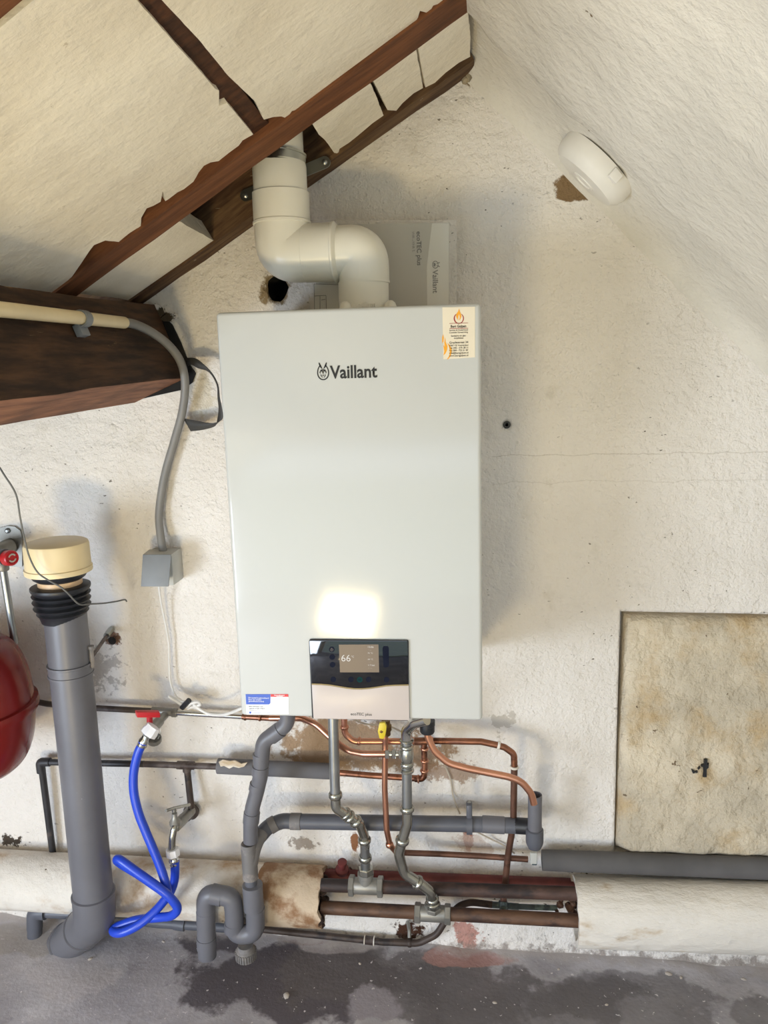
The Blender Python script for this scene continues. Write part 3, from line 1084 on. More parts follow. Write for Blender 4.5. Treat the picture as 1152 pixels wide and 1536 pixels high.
# ------------------------------------------------------------------ flue
fl = thing('flue_pipe', 'white plastic flue rising from the boiler through the roof', 'pipe')
FY = -0.17
base = at(546.5, 470, FY)
fb = Vector((base.x, FY, BZ + 0.715))
e0 = at(546.5, 424, FY)
R1, R2 = 0.047, 0.0525
top = at(421, 292, FY)
vx = top.x
hz = at(482, 379, FY).z
build('base_socket', MB().lathe(fb, (0, 0, 1), [(R1, 0), (R1, e0.z - fb.z)], 40), M['pvc_white'], fl)
b = MB().tube(fillet([Vector((e0.x, FY, e0.z)), Vector((e0.x, FY, hz)), Vector((at(500, 380, FY).x, FY, hz))], 0.062, 12), R1 * 1.0, 40)
b.lathe((e0.x, FY, e0.z), (0, 0, 1), [(R1 * 1.01, -.002), (R1 * 1.02, 0), (R1 * 1.01, .003)], 40)
build('elbow', b, M['pvc_white'], fl)
xa, xb = at(505, 379, FY).x, at(458, 379, FY).x
build('elbow_socket', MB().lathe((xa, FY, hz), (-1, 0, 0), [(R1 * 1.01, -.004), (R2 * .99, 0), (R2 * 1.03, .002), (R2 * 1.03, .005), (R2, .007), (R2, xa - xb), (R2 * .985, xa - xb + .001)], 40), M['pvc_white'], fl)
el_t = at(421, 337, FY).z
build('elbow', MB().tube(fillet([Vector((xb + .01, FY, hz)), Vector((vx, FY, hz)), Vector((vx, FY, el_t + .004))], 0.066, 12), R2 * .985, 40), M['pvc_white'], fl)
t2 = at(421, 290, FY).z
build('elbow_socket', MB().lathe((vx, FY, el_t), (0, 0, 1), [(R2 * .99, -.001), (R2 * 1.03, 0), (R2 * 1.03, .004), (R2, .006), (R2, t2 - el_t), (R2 * .97, t2 - el_t + .001)], 40), M['pvc_white'], fl)
R3 = 0.0495
t3 = at(421, 243, FY).z
build('pipe_socket', MB().lathe((vx, FY, t2 - .01), (0, 0, 1), [(R3, 0), (R3, t3 - t2), (R3 * .97, t3 - t2 + .008), (R3 * .9, t3 - t2 + .01)], 40), M['pvc_white'], fl)
build('vertical_pipe', MB().lathe((vx, FY, t3 - .02), (0, 0, 1), [(0.0455, 0), (0.0455, 0.36)], 40), M['pvc_white'], fl)
# small service caps on the base socket
for dx in (-0.028, 0.046):
    build('test_cap', MB().lathe((e0.x + dx * 1.1, FY - .043 if dx < 0 else FY - .03, fb.z + .004), (0, 0, 1), [(.012, 0), (.012, .012), (.009, .02), (.004, .024), (0, .0245)], 16), M['pvc_white'], fl)
# raised lettering wrapped around the base socket
t_ = text('raised_lettering', 'Vaillant', M['pvc_white'], fl, (0, 0, 0), width=.042, bold=.012)
for v in t_.data.vertices:
    front = v.co.y
    a = (v.co.x - .014) / R1
    v.co = Vector((e0.x + math.sin(a) * (R1 + .0005), FY - math.cos(a) * (R1 + .0005), fb.z + .016 + v.co.z))
t_.modifiers.new('relief', 'SOLIDIFY').thickness = 0.0012
rg = MB()
for i in range(24):
    a0, a1 = 2 * PI * i / 24, 2 * PI * (i + 1) / 24
    qs = []
    for rr_, a in ((.0055, a0), (.0055, a1), (.0042, a1), (.0042, a0)):
        t0 = (-.021 + rr_ * math.cos(a)) / R1
        qs.append(Vector((e0.x + math.sin(t0) * (R1 + .0008), FY - math.cos(t0) * (R1 + .0008), fb.z + .0215 + 1.2 * rr_ * math.sin(a))))
    rg.poly(qs)
build('raised_emblem', rg, M['pvc_white'], fl).modifiers.new('relief', 'SOLIDIFY').thickness = 0.0012

cl = thing('flue_clamp', 'zinc strap clamp holding the flue under the roof', 'clamp')
bz = at(435, 237, FY).z
build('band', MB().lathe((vx, FY, bz - .011), (0.12, 0, 1), [(.0465, 0), (.0485, 0), (.0485, .003), (.0478, .004), (.0478, .018), (.0485, .019), (.0485, .022), (.0465, .022)], 40), M['zinc'], cl)
la, lb_ = at(368, 293, -0.07), at(487, 243, -0.07)
ax = (lb_ - la).normalized()
up = ax.cross(Vector((0, 1, 0))).normalized()
pts = []
for c_, s_ in ((lb_, 1), (la, -1)):
    for i in range(9):
        a = -PI / 2 + PI * i / 8
        pts.append(c_ + ax * s_ * .011 * math.cos(a) + up * s_ * .011 * math.sin(a))
build('strap', MB().prism(pts, (0, .004, 0)), M['zinc'], cl)
for c_ in (la, lb_):
    build('screw', MB().lathe(c_ + Vector((0, .001, 0)), (0, -1, 0), [(.0055, 0), (.0052, .003), (.003, .0045), (0, .005)], 12), M['steel'], cl)
build('strap_bolt', MB().tube([Vector((vx, FY + .046, bz)), Vector((vx + .004, -0.066, bz - .006))], .005, 8), M['zinc'], cl)

# ------------------------------------------------------------------ documents in a clear bag behind the flue
bk = thing('manual_booklet', 'grey paper manual with sideways lettering inside the clear bag', 'booklet')
KY = -0.05


def kf(pts, y, mat, name, par=bk, th=.0006):
    return build(name, MB().prism([Vector((p.x, y, p.z)) for p in [at(a, c, y) for a, c in pts]], (0, th, 0)), mat, par)


kf([(474, 337), (674, 334), (674, 470), (474, 478)], KY, M['booklet'], 'pages', th=.006)
kf([(648, 335), (673.5, 335), (673, 470), (641, 470), (640, 400)], KY - .0008, M['booklet_white'], 'white_strip')
kf([(472, 426), (508, 426), (508, 482), (471, 482)], KY - .0008, M['booklet_white'], 'drawing_sheet')
b = MB()
for a, c in [((471, 426), (508, 427)), ((471, 426), (472, 478)), ((472, 444), (489, 443)), ((489, 443), (490, 478)), ((480, 444), (480, 478)), ((482, 450), (488, 449))]:
    b.tube([at(*a, KY - .0016), at(*c, KY - .0016)], .0006, 5)
build('drawn_lines', b, M['grey_ink'], bk)
for s_, x, y0, y1, h, bd, mm in [('ecoTEC plus', 625, 347, 398, .0075, .02, 'ink'), ('VHR ../VHR S.', 618, 347, 378, .0045, .0, 'grey_ink'), ('Vaillant', 649, 405, 440, .010, .012, 'grey_ink')]:
    p = at(x, y0, KY - .0016)
    p2 = at(x, y1, KY - .0016)
    text('booklet_lettering', s_, M[mm], bk, p, width=abs(p.z - p2.z), height=None, bold=bd, rot=-PI / 2)
p = at(653, 397, KY - .0016)
b = MB()
for i in range(20):
    a0, a1 = 2 * PI * i / 20, 2 * PI * (i + 1) / 20
    b.poly([p + Vector((r_ * 0.82 * math.cos(a), 0, r_ * math.sin(a))) for r_, a in ((.0075, a0), (.0075, a1), (.006, a1), (.006, a0))])
for s in (-1, 1):
    b.poly([p + Vector(q) for q in ((.001, 0, .001 * s), (.008, 0, .005 * s), (.009, 0, .003 * s))])
    b.poly([p + Vector(q) for q in ((.001, 0, .0 * s), (-.001, 0, .004 * s), (-.004, 0, .002 * s), (-.003, 0, 0))])
build('hare_emblem', b, M['grey_ink'], bk)
bag = MB()
NB_ = 24


def bagpt(u, v, y):
    p = at(463 + 222 * u, 330 + 146 * v, y)
    return Vector((p.x, y - .003 * nz((u, v, 0), 4), p.z))


g = grid(NB_, 16, lambda u, v: bagpt(u, 1 - v, KY - .006))
bo_ = build('document_bag', g, M['bag'], smooth=3)
tag(bo_, 'clear plastic document bag propped on the boiler behind the flue', 'bag')

# ------------------------------------------------------------------ round cover on the right slope
nR0 = nR.copy()
fc = at(876, 271, -0.092)
dist = (fc - A_R).dot(nR)
cbase = fc - nR * (dist + 0.004)
nR = (nR + Vector((0, .11, 0))).normalized()
cv = thing('round_cover', 'round white painted cover on the right roof slope', 'cover')
build('gap_shade_disc', MB().lathe(cbase - nR * .016, nR, [(.063, 0), (.063, .022)], 40), M['dark'], cv)  # added black disc, paints the shaded gap behind the cover
b = MB().lathe(cbase, nR, [(.068, -.001), (.079, -.001), (.0805, .006), (.080, .022), (.076, .033), (.066, dist + .003), (.03, dist + .0045), (0, dist + .005)], 48)
build('cover_disc', b, M['cover'], cv, .5)
v_ = cbase + nR * (dist + .004)
build('centre_rib', MB().lathe(v_ - nR * .004, nR, [(.026, 0), (.024, .006), (.018, .007), (.016, .004), (0, .004)], 24), M['cover'], cv)
build('side_tab', MB().hexa([cbase + dR * a + Vector((0, yy, 0)) + nR * h for h in (.012, .03) for a, yy in ((.03, -.084), (.05, -.078), (.045, -.06), (.025, -.066))], .002), M['cover'], cv)

# plug in the wall
pgk = build('wall_plug', MB().lathe(pg + Vector((0, .03, 0)), (0, -1, 0), [(.0066, 0), (.0066, .022), (.008, .033), (.0062, .034), (.0035, .034), (.003, .01), (0, .01)], 14), M['strap'])
tag(pgk, 'small dark plug in the bare wall right of the boiler', 'plug')

# ------------------------------------------------------------------ stone slab in its niche
N = 26
sf = [(938, 925), (1300, 925), (1300, 1296), (930, 1283)]
yt, yb = 0.012, -0.034
P00, P10, P11, P01 = at(938, 924, yt), at(1250, 928, yt), at(1250, 1294, yb), at(928, 1282, yb)
b = MB()


def slab_pt(u, v):
    p = P01.lerp(P11, u).lerp(P00.lerp(P10, u), v)
    e = min(u * (P10.x - P00.x), v * .6, (1 - v) * .6)
    ed = max(0.0, 1 - e / .014)
    crn = max(0, .03 - math.hypot(u * .44, v * .6)) / .03
    p += Vector((0, .016 * ed ** 2 + .02 * crn + .004 * nz(p, 9) + .0045 * nz(p, 23) + .003 * nz(p, 55), 0))
    p += Vector((.004 * nz((0, 0, p.z), 12) * (1 - u), 0, 0))
    return p


g = grid(60, 80, slab_pt)
vs = g.b.verts[:]
bmesh.ops.recalc_face_normals(g.b, faces=g.b.faces)
edge_e = [e for e in g.b.edges if len(e.link_faces) == 1]
rr_ = bmesh.ops.extrude_edge_only(g.b, edges=edge_e)
bmesh.ops.translate(g.b, vec=(0, .05, 0), verts=[x for x in rr_['geom'] if isinstance(x, bmesh.types.BMVert)])
ss = thing('stone_slab', 'beige stone slab leaning in its wall niche at the right', 'slab')
build('slab', g, M['stone'], ss, 1.0)
b = MB()


def sm(x, y):
    u_ = 880 + x * 272 / 746
    v_2 = 880 + y * 560 / 1536
    t = (v_2 - 925) / 357.0
    Y = yt + (yb - yt) * t - .0055
    return at(u_, v_2, Y)


for pts in [[(484, 712), (497, 712), (497, 735), (503, 728), (502, 745), (494, 752), (494, 784), (479, 784), (481, 766), (482, 748), (478, 742), (472, 741), (473, 736), (484, 732)],
            [(432, 754), (442, 758), (447, 768), (437, 769)], [(446, 762), (456, 758), (458, 764), (449, 769)], [(457, 750), (466, 741), (469, 745), (460, 755)]]:
    b.prism([sm(*q) for q in pts], (0, .006, 0))
build('ink_mark', b, M['ink'], ss)

# ------------------------------------------------------------------ pipe helpers
def run(name, label, cat='pipe', group=None):
    return thing(name, label, cat, group)


def pipe(parent, pts, r, mat, f=.02, name='pipe', n=14):
    return build(name, MB().tube(fillet(pts, f), r, n), mat, parent)


def collars(parent, items, mat, name='collar'):
    """items: (pixel a, pixel b, Y, r): ring spanning a to b"""
    for a, c, Y, r_ in items:
        Ya, Yc = Y if isinstance(Y, tuple) else (Y, Y)
        p, q_ = at(*a, Ya), at(*c, Yc)
        if name in ('socket', 'coupler'):
            w = (q_ - p).length
            build(name, MB().lathe(p, q_ - p, [(r_ * .88, 0), (r_, .0006), (r_, w - .0006), (r_ * .88, w)], 24), mat, parent)
        else:
            build(name, MB().collar((p + q_) / 2, q_ - p, r_, (q_ - p).length), mat, parent)


# wrapped heating pipes along the foot of the wall
def lagging(name, label, a, c, r, Y, mat, ragged=0.0, sq=1.0, mat2=None, split=None):
    o = thing(name, label, 'pipe wrap')
    A_, C_ = at(*a, Y), at(*c, Y)
    L = (C_ - A_)
    n, segs = 40, 44
    b_ = MB()
    ring = []
    for i in range(segs + 1):
        t = i / segs
        row = []
        for k_ in range(n):
            th = 2 * PI * k_ / n
            p = A_ + L * t
            cy, sz = math.cos(th), math.sin(th)
            q = (abs(cy) ** (2 / 2.0) * (1 if cy > 0 else -1), abs(sz) ** sq * (1 if sz > 0 else -1))
            w = r * (1 + .012 * nz((t * L.length, cy, sz), 6) + .02 * nz((t * L.length, cy * .5, sz * .5), 2.2))
            p = p + Vector((0, q[0] * w, q[1] * w))
            if ragged and (i == 0 or i == segs):
                p.x += ragged * nz((cy, sz, i), 3.0)
            row.append(b_.b.verts.new(p))
        ring.append(row)
    for r1, r2 in zip(ring, ring[1:]):
        for k_ in range(n):
            j = (k_ + 1) % n
            b_.b.faces.new((r1[k_], r1[j], r2[j], r2[k_]))
    # hollow ends so the wrap shows its thickness
    for row, s in ((ring[0], 1), (ring[-1], -1)):
        cen = sum((v.co for v in row), Vector()) / n
        inner = [b_.b.verts.new(cen + (v.co - cen) * .82) for v in row]
        deep = [b_.b.verts.new(cen + (v.co - cen) * .80 + L.normalized() * .016 * s) for v in row]
        for k_ in range(n):
            j = (k_ + 1) % n
            b_.b.faces.new((row[k_], row[j], inner[j], inner[k_]))
            b_.b.faces.new((inner[k_], inner[j], deep[j], deep[k_]))
        b_.b.faces.new(deep)
    bmesh.ops.recalc_face_normals(b_.b, faces=b_.b.faces)
    build('wrap', b_, mat, o, 1.2)
    return o


LY = -0.058
lg = lagging('pipe_lagging', 'stained white lagging around the heating pipes at the left', (-60, 1315), (396, 1340), .067, LY, M['lag'])
o = lagging('pipe_lagging', 'scorched brown end of the left lagging by the bare iron pipes', (394, 1340), (486, 1345), .0675, LY, M['lag_brown'], .012)
ROOTS.remove(o)
for c_ in list(o.children):
    c_.parent = lg
    c_.name = 'scorched_end'
    c_['label'] = 'brown scorched end of the wrap'
bpy.data.objects.remove(o)
# dark crumbling core in the torn end
b = MB()
for i in range(46):
    a, rr2 = random.uniform(0, 2 * PI), .060 * math.sqrt(random.random())
    p = at(486, 1345, LY) + Vector((random.uniform(-.012, .004), math.cos(a) * rr2, math.sin(a) * rr2))
    s_ = random.uniform(.004, .010)
    b.lathe(p, (1, random.uniform(-1, 1), random.uniform(-1, 1)), [(0, -s_), (s_ * .9, -s_ * .4), (s_, s_ * .2), (s_ * .5, s_), (0, s_ * 1.1)], 6)
build('torn_core', b, M['core'], lg)['kind'] = 'stuff'
lagging('pipe_lagging', 'paler, mostly clean white lagging around the heating pipes at the right', (862, 1366), (1330, 1380), .0715, LY - .016, M['lag_clean'], .006, .8)

# bare iron heating pipes between the two lagged stretches
UY_, LY_ = -0.085, -0.088
iu = run('iron_pipe', 'upper bare rusty iron heating pipe between the lagging', 'pipe')
pipe(iu, px((482, 1327.4, UY_), (869, 1340.5, UY_)), .0148, M['rust'])
il = run('iron_pipe', 'lower bare brown iron heating pipe between the lagging', 'pipe')
pipe(il, px((482, 1361, LY_), (869, 1381, LY_)), .0150, M['rust2'])
rl = run('iron_pipe', 'dark red painted pipe lying behind the upper iron pipe', 'pipe')
pipe(rl, px((486, 1311, -.021), (869, 1326, -.021)), .0125, M['redlead'])
build('valve_stub', MB().lathe(at(513, 1309, -.03), (.1, -.3, 1), [(.013, 0), (.016, .006), (.016, .014), (.009, .018), (.008, .03), (.011, .032), (.011, .038), (0, .04)], 14), M['redlead'], rl)

# ------------------------------------------------------------------ left galvanised riser
rA = run('steel_riser', 'left galvanised pipe with bends dropping to the upper iron pipe', 'pipe')
Y0, Y1 = -0.15, UY_
VA = px((499, 1060, Y0), (503, 1196, Y0))
pipe(rA, VA, .0112, M['steel'], name='straight_pipe')
pipe(rA, px((503, 1194, Y0), (504, 1212, Y0), (540, 1236, -.118), (546, 1252, -.105), (547.5, 1270, -.10)), .0112, M['fitting'], .022, 'double_bend')
collars(rA, [((503, 1188), (503.2, 1197), Y0, .0142), ((516, 1219), (520, 1222), (-.138, -.135), .0138), ((522, 1223.5), (526, 1226.5), (-.134, -.131), .0138), ((531, 1230), (536, 1234), (-.126, -.122), .0140), ((546.5, 1257), (547, 1263), (-.105, -.103), .0142), ((547.7, 1283), (548, 1290), (-.097, -.094), .0142)], M['fitting'])
pipe(rA, px((547, 1262, -.103), (548.5, 1305, -.09)), .0108, M['steel'], name='straight_pipe')
build('union_nut', MB().hexnut(at(549, 1306, -.09), (0, 0, 1), .0175, .016), M['fitting'], rA)
tc = at(549, 1329, UY_)
tx = (at(600, 1331.5, UY_) - at(500, 1327, UY_)).normalized()
b = MB().lathe(tc - tx * .034, tx, [(.0165, 0), (.0185, .006), (.0185, .062), (.0165, .068)], 20)
b.lathe(tc, (0, 0, 1), [(.0165, .008), (.0165, .024), (.0185, .026), (.0185, .034)], 20)
build('tee', b, M['nut'], rA)
for s in (-1, 1):
    build('tee_nut', MB().hexnut(tc + tx * .033 * s, tx, .0235, .013), M['nut'], rA)

# ------------------------------------------------------------------ right galvanised riser
rB = run('steel_riser', 'right galvanised pipe with bends dropping to the lower iron pipe', 'pipe')
pipe(rB, px((640, 1079, -.20), (622, 1084, -.185), (610, 1095, -.165), (610, 1112, -.16)), .0118, M['chrome'], .03, 'top_bend')
pipe(rB, px((610, 1106, -.16), (610.5, 1214, -.15)), .0108, M['steel'], name='straight_pipe')
collars(rB, [((610, 1108), (610, 1113), -.16, .0142), ((610, 1117), (610, 1123), -.16, .0135), ((610.5, 1142), (610.5, 1150), -.157, .0138), ((610.5, 1153), (610.5, 1158), -.156, .0142), ((610.7, 1209), (610.7, 1217), -.15, .0145)], M['fitting'])
build('tee_boss', MB().collar(at(610.5, 1132, -.158), (0, 0, 1), .0132, .03), M['fitting'], rB)
pipe(rB, px((610.7, 1216, -.15), (611, 1236, -.148), (603, 1262, -.143), (598, 1280, -.138), (606, 1310, -.13), (630, 1325, -.125), (646, 1338, -.118), (650, 1360, -.105)), .0112, M['fitting'], .03, 'double_bend')
collars(rB, [((604.5, 1257), (602.5, 1264), (-.144, -.142), .0145), ((624, 1322), (629, 1325), (-.127, -.125), .0148), ((648, 1346), (649, 1351), (-.112, -.11), .0140), ((649.3, 1353), (649.8, 1357), (-.109, -.108), .0140)], M['fitting'])
build('union_nut', MB().hexnut(at(650, 1363, -.098), (0, -.15, 1), .0175, .012), M['nut'], rB)
tc = at(649, 1370, LY_)
tx = (at(860, 1382, LY_) - at(500, 1362, LY_)).normalized()
b = MB().lathe(tc - tx * .034, tx, [(.0165, 0), (.0185, .006), (.0185, .062), (.0165, .068)], 20)
b.lathe(tc, (0, 0, 1), [(.0165, .004), (.0165, .016), (.0185, .018), (.0185, .024)], 20)
build('tee', b, M['nut'], rB)
for s in (-1, 1):
    build('tee_nut', MB().hexnut(tc + tx * .034 * s, tx, .0225, .014), M['nut'], rB)
# branch to the filling loop copper
build('branch_fitting', MB().tube(px((578, 1131, -.155), (608, 1131, -.157)), .0062, 12), M['chrome'], rB)
for x in (581, 591, 601):
    build('branch_nut', MB().hexnut(at(x, 1131, -.155), (1, 0, 0), .0098, .009), M['chrome'], rB)

# ------------------------------------------------------------------ copper runs
CY = -0.075
ca = run('copper_pipe', 'copper pipe bending over at the right and dropping behind the iron pipes', 'pipe')
pipe(ca, px((515.5, 1062, CY), (517, 1100, CY), (530, 1112, CY), (632, 1112, CY)), .0072, M['copper'], .02)
pipe(ca, px((632, 1111, CY), (722, 1112.5, CY), (745, 1117.5, CY), (757, 1121, CY), (771, 1131, CY), (771.5, 1152, CY)), .0072, M['copper_old'], .016)
pipe(ca, px((771.5, 1148, CY), (770, 1235, CY + .01), (762, 1283, -.05), (757, 1332, -.045), (755, 1352, -.045)), .0074, M['copper_brown'], .1, 'dropping_pipe')
collars(ca, [((516.5, 1088), (516.8, 1093), CY, .0092), ((537, 1111.5), (541, 1112), CY, .0092), ((617, 1112), (621, 1112), CY, .0092), ((646, 1111.5), (650, 1111.5), CY, .0092)], M['copper'])
collars(ca, [((746, 1117.5), (750, 1118.5), CY, .0092), ((771.3, 1149), (771.3, 1152.5), CY, .0095)], M['lag_clean'], 'solder_ring')
build('tee', MB().tube(px((622, 1112, CY), (646, 1111.5, CY)), .0086, 14), M['copper_old'], ca)
pipe(ca, px((636, 1112, CY), (637, 1150, CY), (636, 1168, CY), (622, 1168.5, CY)), .0070, M['copper_old'], .014, 'drop_branch')
collars(ca, [((637, 1121), (637, 1125), CY, .009), ((637, 1139), (637, 1143), CY, .009), ((636.5, 1154), (636.5, 1158), CY, .009), ((626, 1168.5), (629, 1168.5), CY, .009)], M['copper'])
pipe(ca, px((632, 1168, CY), (560, 1163.5, CY + .015), (488, 1157.5, -.046)), .0070, M['copper_old'], .02, 'return_pipe')

cb = run('copper_pipe', 'copper pipe curving from under the boiler to the right riser', 'pipe')
pipe(cb, px((405, 1077, -.075), (452, 1077, -.085), (474, 1086, -.1), (502, 1112, -.115), (524, 1127, -.13), (546, 1131, -.145), (580, 1131, -.155)), .0072, M['copper'], .05)

cc = run('gas_pipe', 'straight copper gas pipe with yellow lever valve below the boiler', 'pipe')
GY = -0.11
pipe(cc, px((578, 1095, GY), (577, 1180, GY), (580, 1245, GY), (585, 1268, GY + .008), (594, 1277, -.09)), .0066, M['copper'], .05)
build('elbow_collar', MB().collar(at(584.5, 1267, GY + .006), px((580, 1245, GY), (588, 1275, GY))[1] - px((580, 1245, GY))[0], .0085, .01), M['copper'], cc)
pipe(cc, px((592, 1276, -.09), (606, 1279, -.06), (660, 1281, -.035), (720, 1284, -.035), (792, 1289, -.035)), .0066, M['copper_brown'], .02, 'horizontal_pipe')
build('valve_body', MB().lathe(at(579, 1080, GY), (0, 0, -1), [(.009, 0), (.009, .008), (.012, .012), (.012, .022), (.0095, .026), (.0095, .034), (.007, .036)], 14), M['brass'], cc)
yv = MB()
yo = GY - .024
yv.prism([at(x, y, yo) for x, y in [(569, 1085), (577, 1084), (580, 1090), (579, 1098), (578, 1104), (575, 1109), (569, 1108), (566.5, 1097)]], (0, .009, 0), .0015)
build('lever', yv, M['yellow'], cc)
build('lever_screw', MB().lathe(at(571.5, 1097, yo), (0, -1, 0), [(.0022, 0), (.002, .0015), (0, .0018)], 10), M['brass'], cc)
build('lever_spindle', MB().tube([at(572, 1097, yo), at(575, 1097, GY)], .004, 8), M['brass'], cc)
build('union', MB().hexnut(at(801, 1289, -.036), (1, 0, 0), .0125, .012), M['verdigris'], cc)
build('white_joint', MB().lathe(at(795, 1289, -.036), (1, 0, 0), [(.008, 0), (.011, .003), (.011, .012), (.008, .014)], 14), M['lag_clean'], cc)
build('joint_tab', MB().box(at(798, 1296, -.05) - Vector((.004, 0, 0)), at(803, 1280, -.05) + Vector((.004, .008, 0)), .001), M['box_light'], cc)

cdp = run('overflow_pipe', 'bright copper overflow bending down into the open grey funnel pipe', 'pipe')
OY = -0.145
pipe(cdp, px((640, 1085, OY), (641, 1104, OY), (651, 1126, OY), (672, 1145, OY), (702, 1153, OY), (762, 1165, OY), (782, 1172, OY), (797, 1190, OY), (801, 1206, OY)), .0074, M['copper'], .05, n=16)
build('black_nut', MB().lathe(at(641, 1099, OY), (0, 0, 1), [(.0135, 0), (.0155, .003), (.0155, .016), (.0165, .017), (.0165, .028)], 20), M['rubber'], cdp)

# ------------------------------------------------------------------ grey lagging and old pipes, middle left
gl = thing('foam_sleeve', 'grey foam sleeve on the old pipe behind the waste pipe', 'pipe sleeve')
b = MB().lathe(at(327, 1149, -.045), at(497, 1157, -.045) - at(327, 1149, -.045), [(.010, 0), (.0175, .0), (.0178, .1), (.0178, .2), (.0180, (at(497, 1157, -.045) - at(327, 1149, -.045)).length), (.008, (at(497, 1157, -.045) - at(327, 1149, -.045)).length)], 20)
build('sleeve', b, M['foam'], gl)
b = MB()
pl = []
for x, y in [(328, 1143), (334, 1140), (345, 1142), (352, 1141), (362, 1146), (371, 1144), (366, 1150), (358, 1152), (350, 1150), (344, 1153), (336, 1149), (331, 1150)]:
    p = at(x, y, -.064)
    pl.append(p)
b.prism(pl, (0, .003, 0))
build('paint_smear', b, M['lag_clean'], gl, label='white paint smear')

ob = run('old_water_pipe', 'black and brown old pipe with a drop to the bib tap', 'pipe')
WY = -0.032
pipe(ob, px((66, 1143, WY), (216, 1146, WY)), .0078, M['black_pipe'])
pipe(ob, px((214, 1146, WY), (330, 1150, WY - .008)), .0074, M['brown_pipe'], name='brown_pipe')
pipe(ob, px((62, 1147, WY), (80, 1285, -.025)), .0082, M['black_pipe'], name='dropping_pipe')
b = MB().tube(fillet(px((75, 1143, WY), (60, 1143, WY), (62, 1158, WY)), .008), .0105, 14)
build('elbow', b, M['black_pipe'], ob)
pipe(ob, px((280, 1148, WY), (287, 1212, WY - .01)), .0078, M['brown_pipe2'], name='tap_drop')
b = MB().tube(px((266, 1147.5, WY), (291, 1148.5, WY)), .0098, 14)
b.tube(px((280, 1148, WY), (280.5, 1157, WY)), .0098, 14)
build('tee', b, M['brown_pipe'], ob)

tp = thing('bib_tap', 'old grey bib tap under the pipe feeding the blue hose', 'tap')
T0 = at(288, 1216, -.012)
b = MB().lathe(T0, (-.1, -1, .05), [(.019, 0), (.019, .008), (.013, .014), (.012, .03)], 18)
build('flange', b, M['brown_pipe'], tp)
T1, T2 = at(286, 1216, -.03), at(264, 1240, -.12)
b = MB().tube([T1, T1.lerp(T2, .45), T1.lerp(T2, .5), T1.lerp(T2, .75), T2], [.0125, .0115, .0130, .0125, .0115], 16)
build('tap_body', b, M['nut'], tp)
build('spout', MB().tube(fillet([T2 + Vector((0, .006, 0)), at(262, 1238, -.135), at(258.5, 1256, -.14), at(257.5, 1276, -.14)], .02), .0080, 14), M['fitting'], tp)
tz = at(262, 1226, -.125)
b = MB().lathe(at(263, 1238, -.125), (0, 0, 1), [(.012, 0), (.013, .004), (.013, .010), (.008, .016), (.006, .022), (.006, .03)], 14)
build('bonnet', b, M['nut'], tp)
build('tee_handle', MB().tube([at(249, 1216, -.15), at(262, 1212, -.125), at(284, 1207, -.07)], .0036, 10), M['fitting'], tp)
build('handle_hub', MB().lathe(at(261.5, 1217, -.125), (0, 0, 1), [(.0058, 0), (.0058, .008), (.004, .010), (0, .0105)], 12), M['fitting'], tp)

# top filling line
fp = run('filling_pipe', 'thin pipe along the wall changing from grey to bright chrome', 'pipe')
TY = -0.03
pipe(fp, px((40, 1050, TY), (72, 1056, TY), (140, 1062, TY), (236, 1067, TY)), .0070, M['brown_pipe'], .02)
pipe(fp, px((262, 1069, TY), (366, 1075, TY)), .0062, M['chrome'], name='chrome_pipe')
pipe(fp, px((364, 1075, TY), (440, 1079, -.05)), .0066, M['copper_old'], name='copper_pipe')
collars(fp, [((366, 1075), (370, 1075.3), TY, .0082), ((388, 1076), (392, 1076.3), (TY - .01, TY - .01), .0082)], M['copper_old'])
b = MB().tube(px((228, 1066, TY), (264, 1069, TY)), .0092, 14)
build('tee', b, M['nut'], fp)
build('tee_nut', MB().hexnut(at(262, 1069, TY), (1, 0, -.05), .011, .012), M['nut'], fp)
fv = thing('filling_valve', 'filling valve with a red lever above the blue hose', 'valve')
V0, V1 = at(248, 1072, TY - .004), at(226, 1096, -.115)
b = MB().tube([V0, V0.lerp(V1, .4), V0.lerp(V1, .42), V0.lerp(V1, .7), V1], [.0092, .0092, .0118, .0118, .010], 16)
build('valve_body', b, M['nut'], fv)
hc_ = at(225, 1084, -.105)
build('lever_stem', MB().lathe(hc_, (0, 0, 1), [(.0068, 0), (.0068, .014), (.009, .016), (.009, .02)], 12), M['red'], fv)
L0, L1 = at(204, 1071, -.13), at(239, 1071, -.10)
ax = (L1 - L0).normalized()
sd = ax.cross(Vector((0, 0, 1))).normalized()
b = MB().hexa([L0 + sd * s * .008 + Vector((0, 0, z)) + ax * e for z in (-.006, .007) for s, e in ((-1, 0), (1, 0), (1, (L1 - L0).length), (-1, (L1 - L0).length))], .002)
build('lever', b, M['red'], fv)
build('hanging_cap', MB().lathe(at(232, 1113, -.10), (.1, -.3, 1), [(0, 0), (.014, 0), (.016, .003), (.016, .012), (.0135, .012), (.0135, .004), (0, .004)], 18), M['nut'], fv)
build('cap_strap', MB().tube(spline([at(240, 1090, -.08), at(241, 1100, -.085), at(237, 1108, -.10)]), .0012, 6), M['cable'], fv)

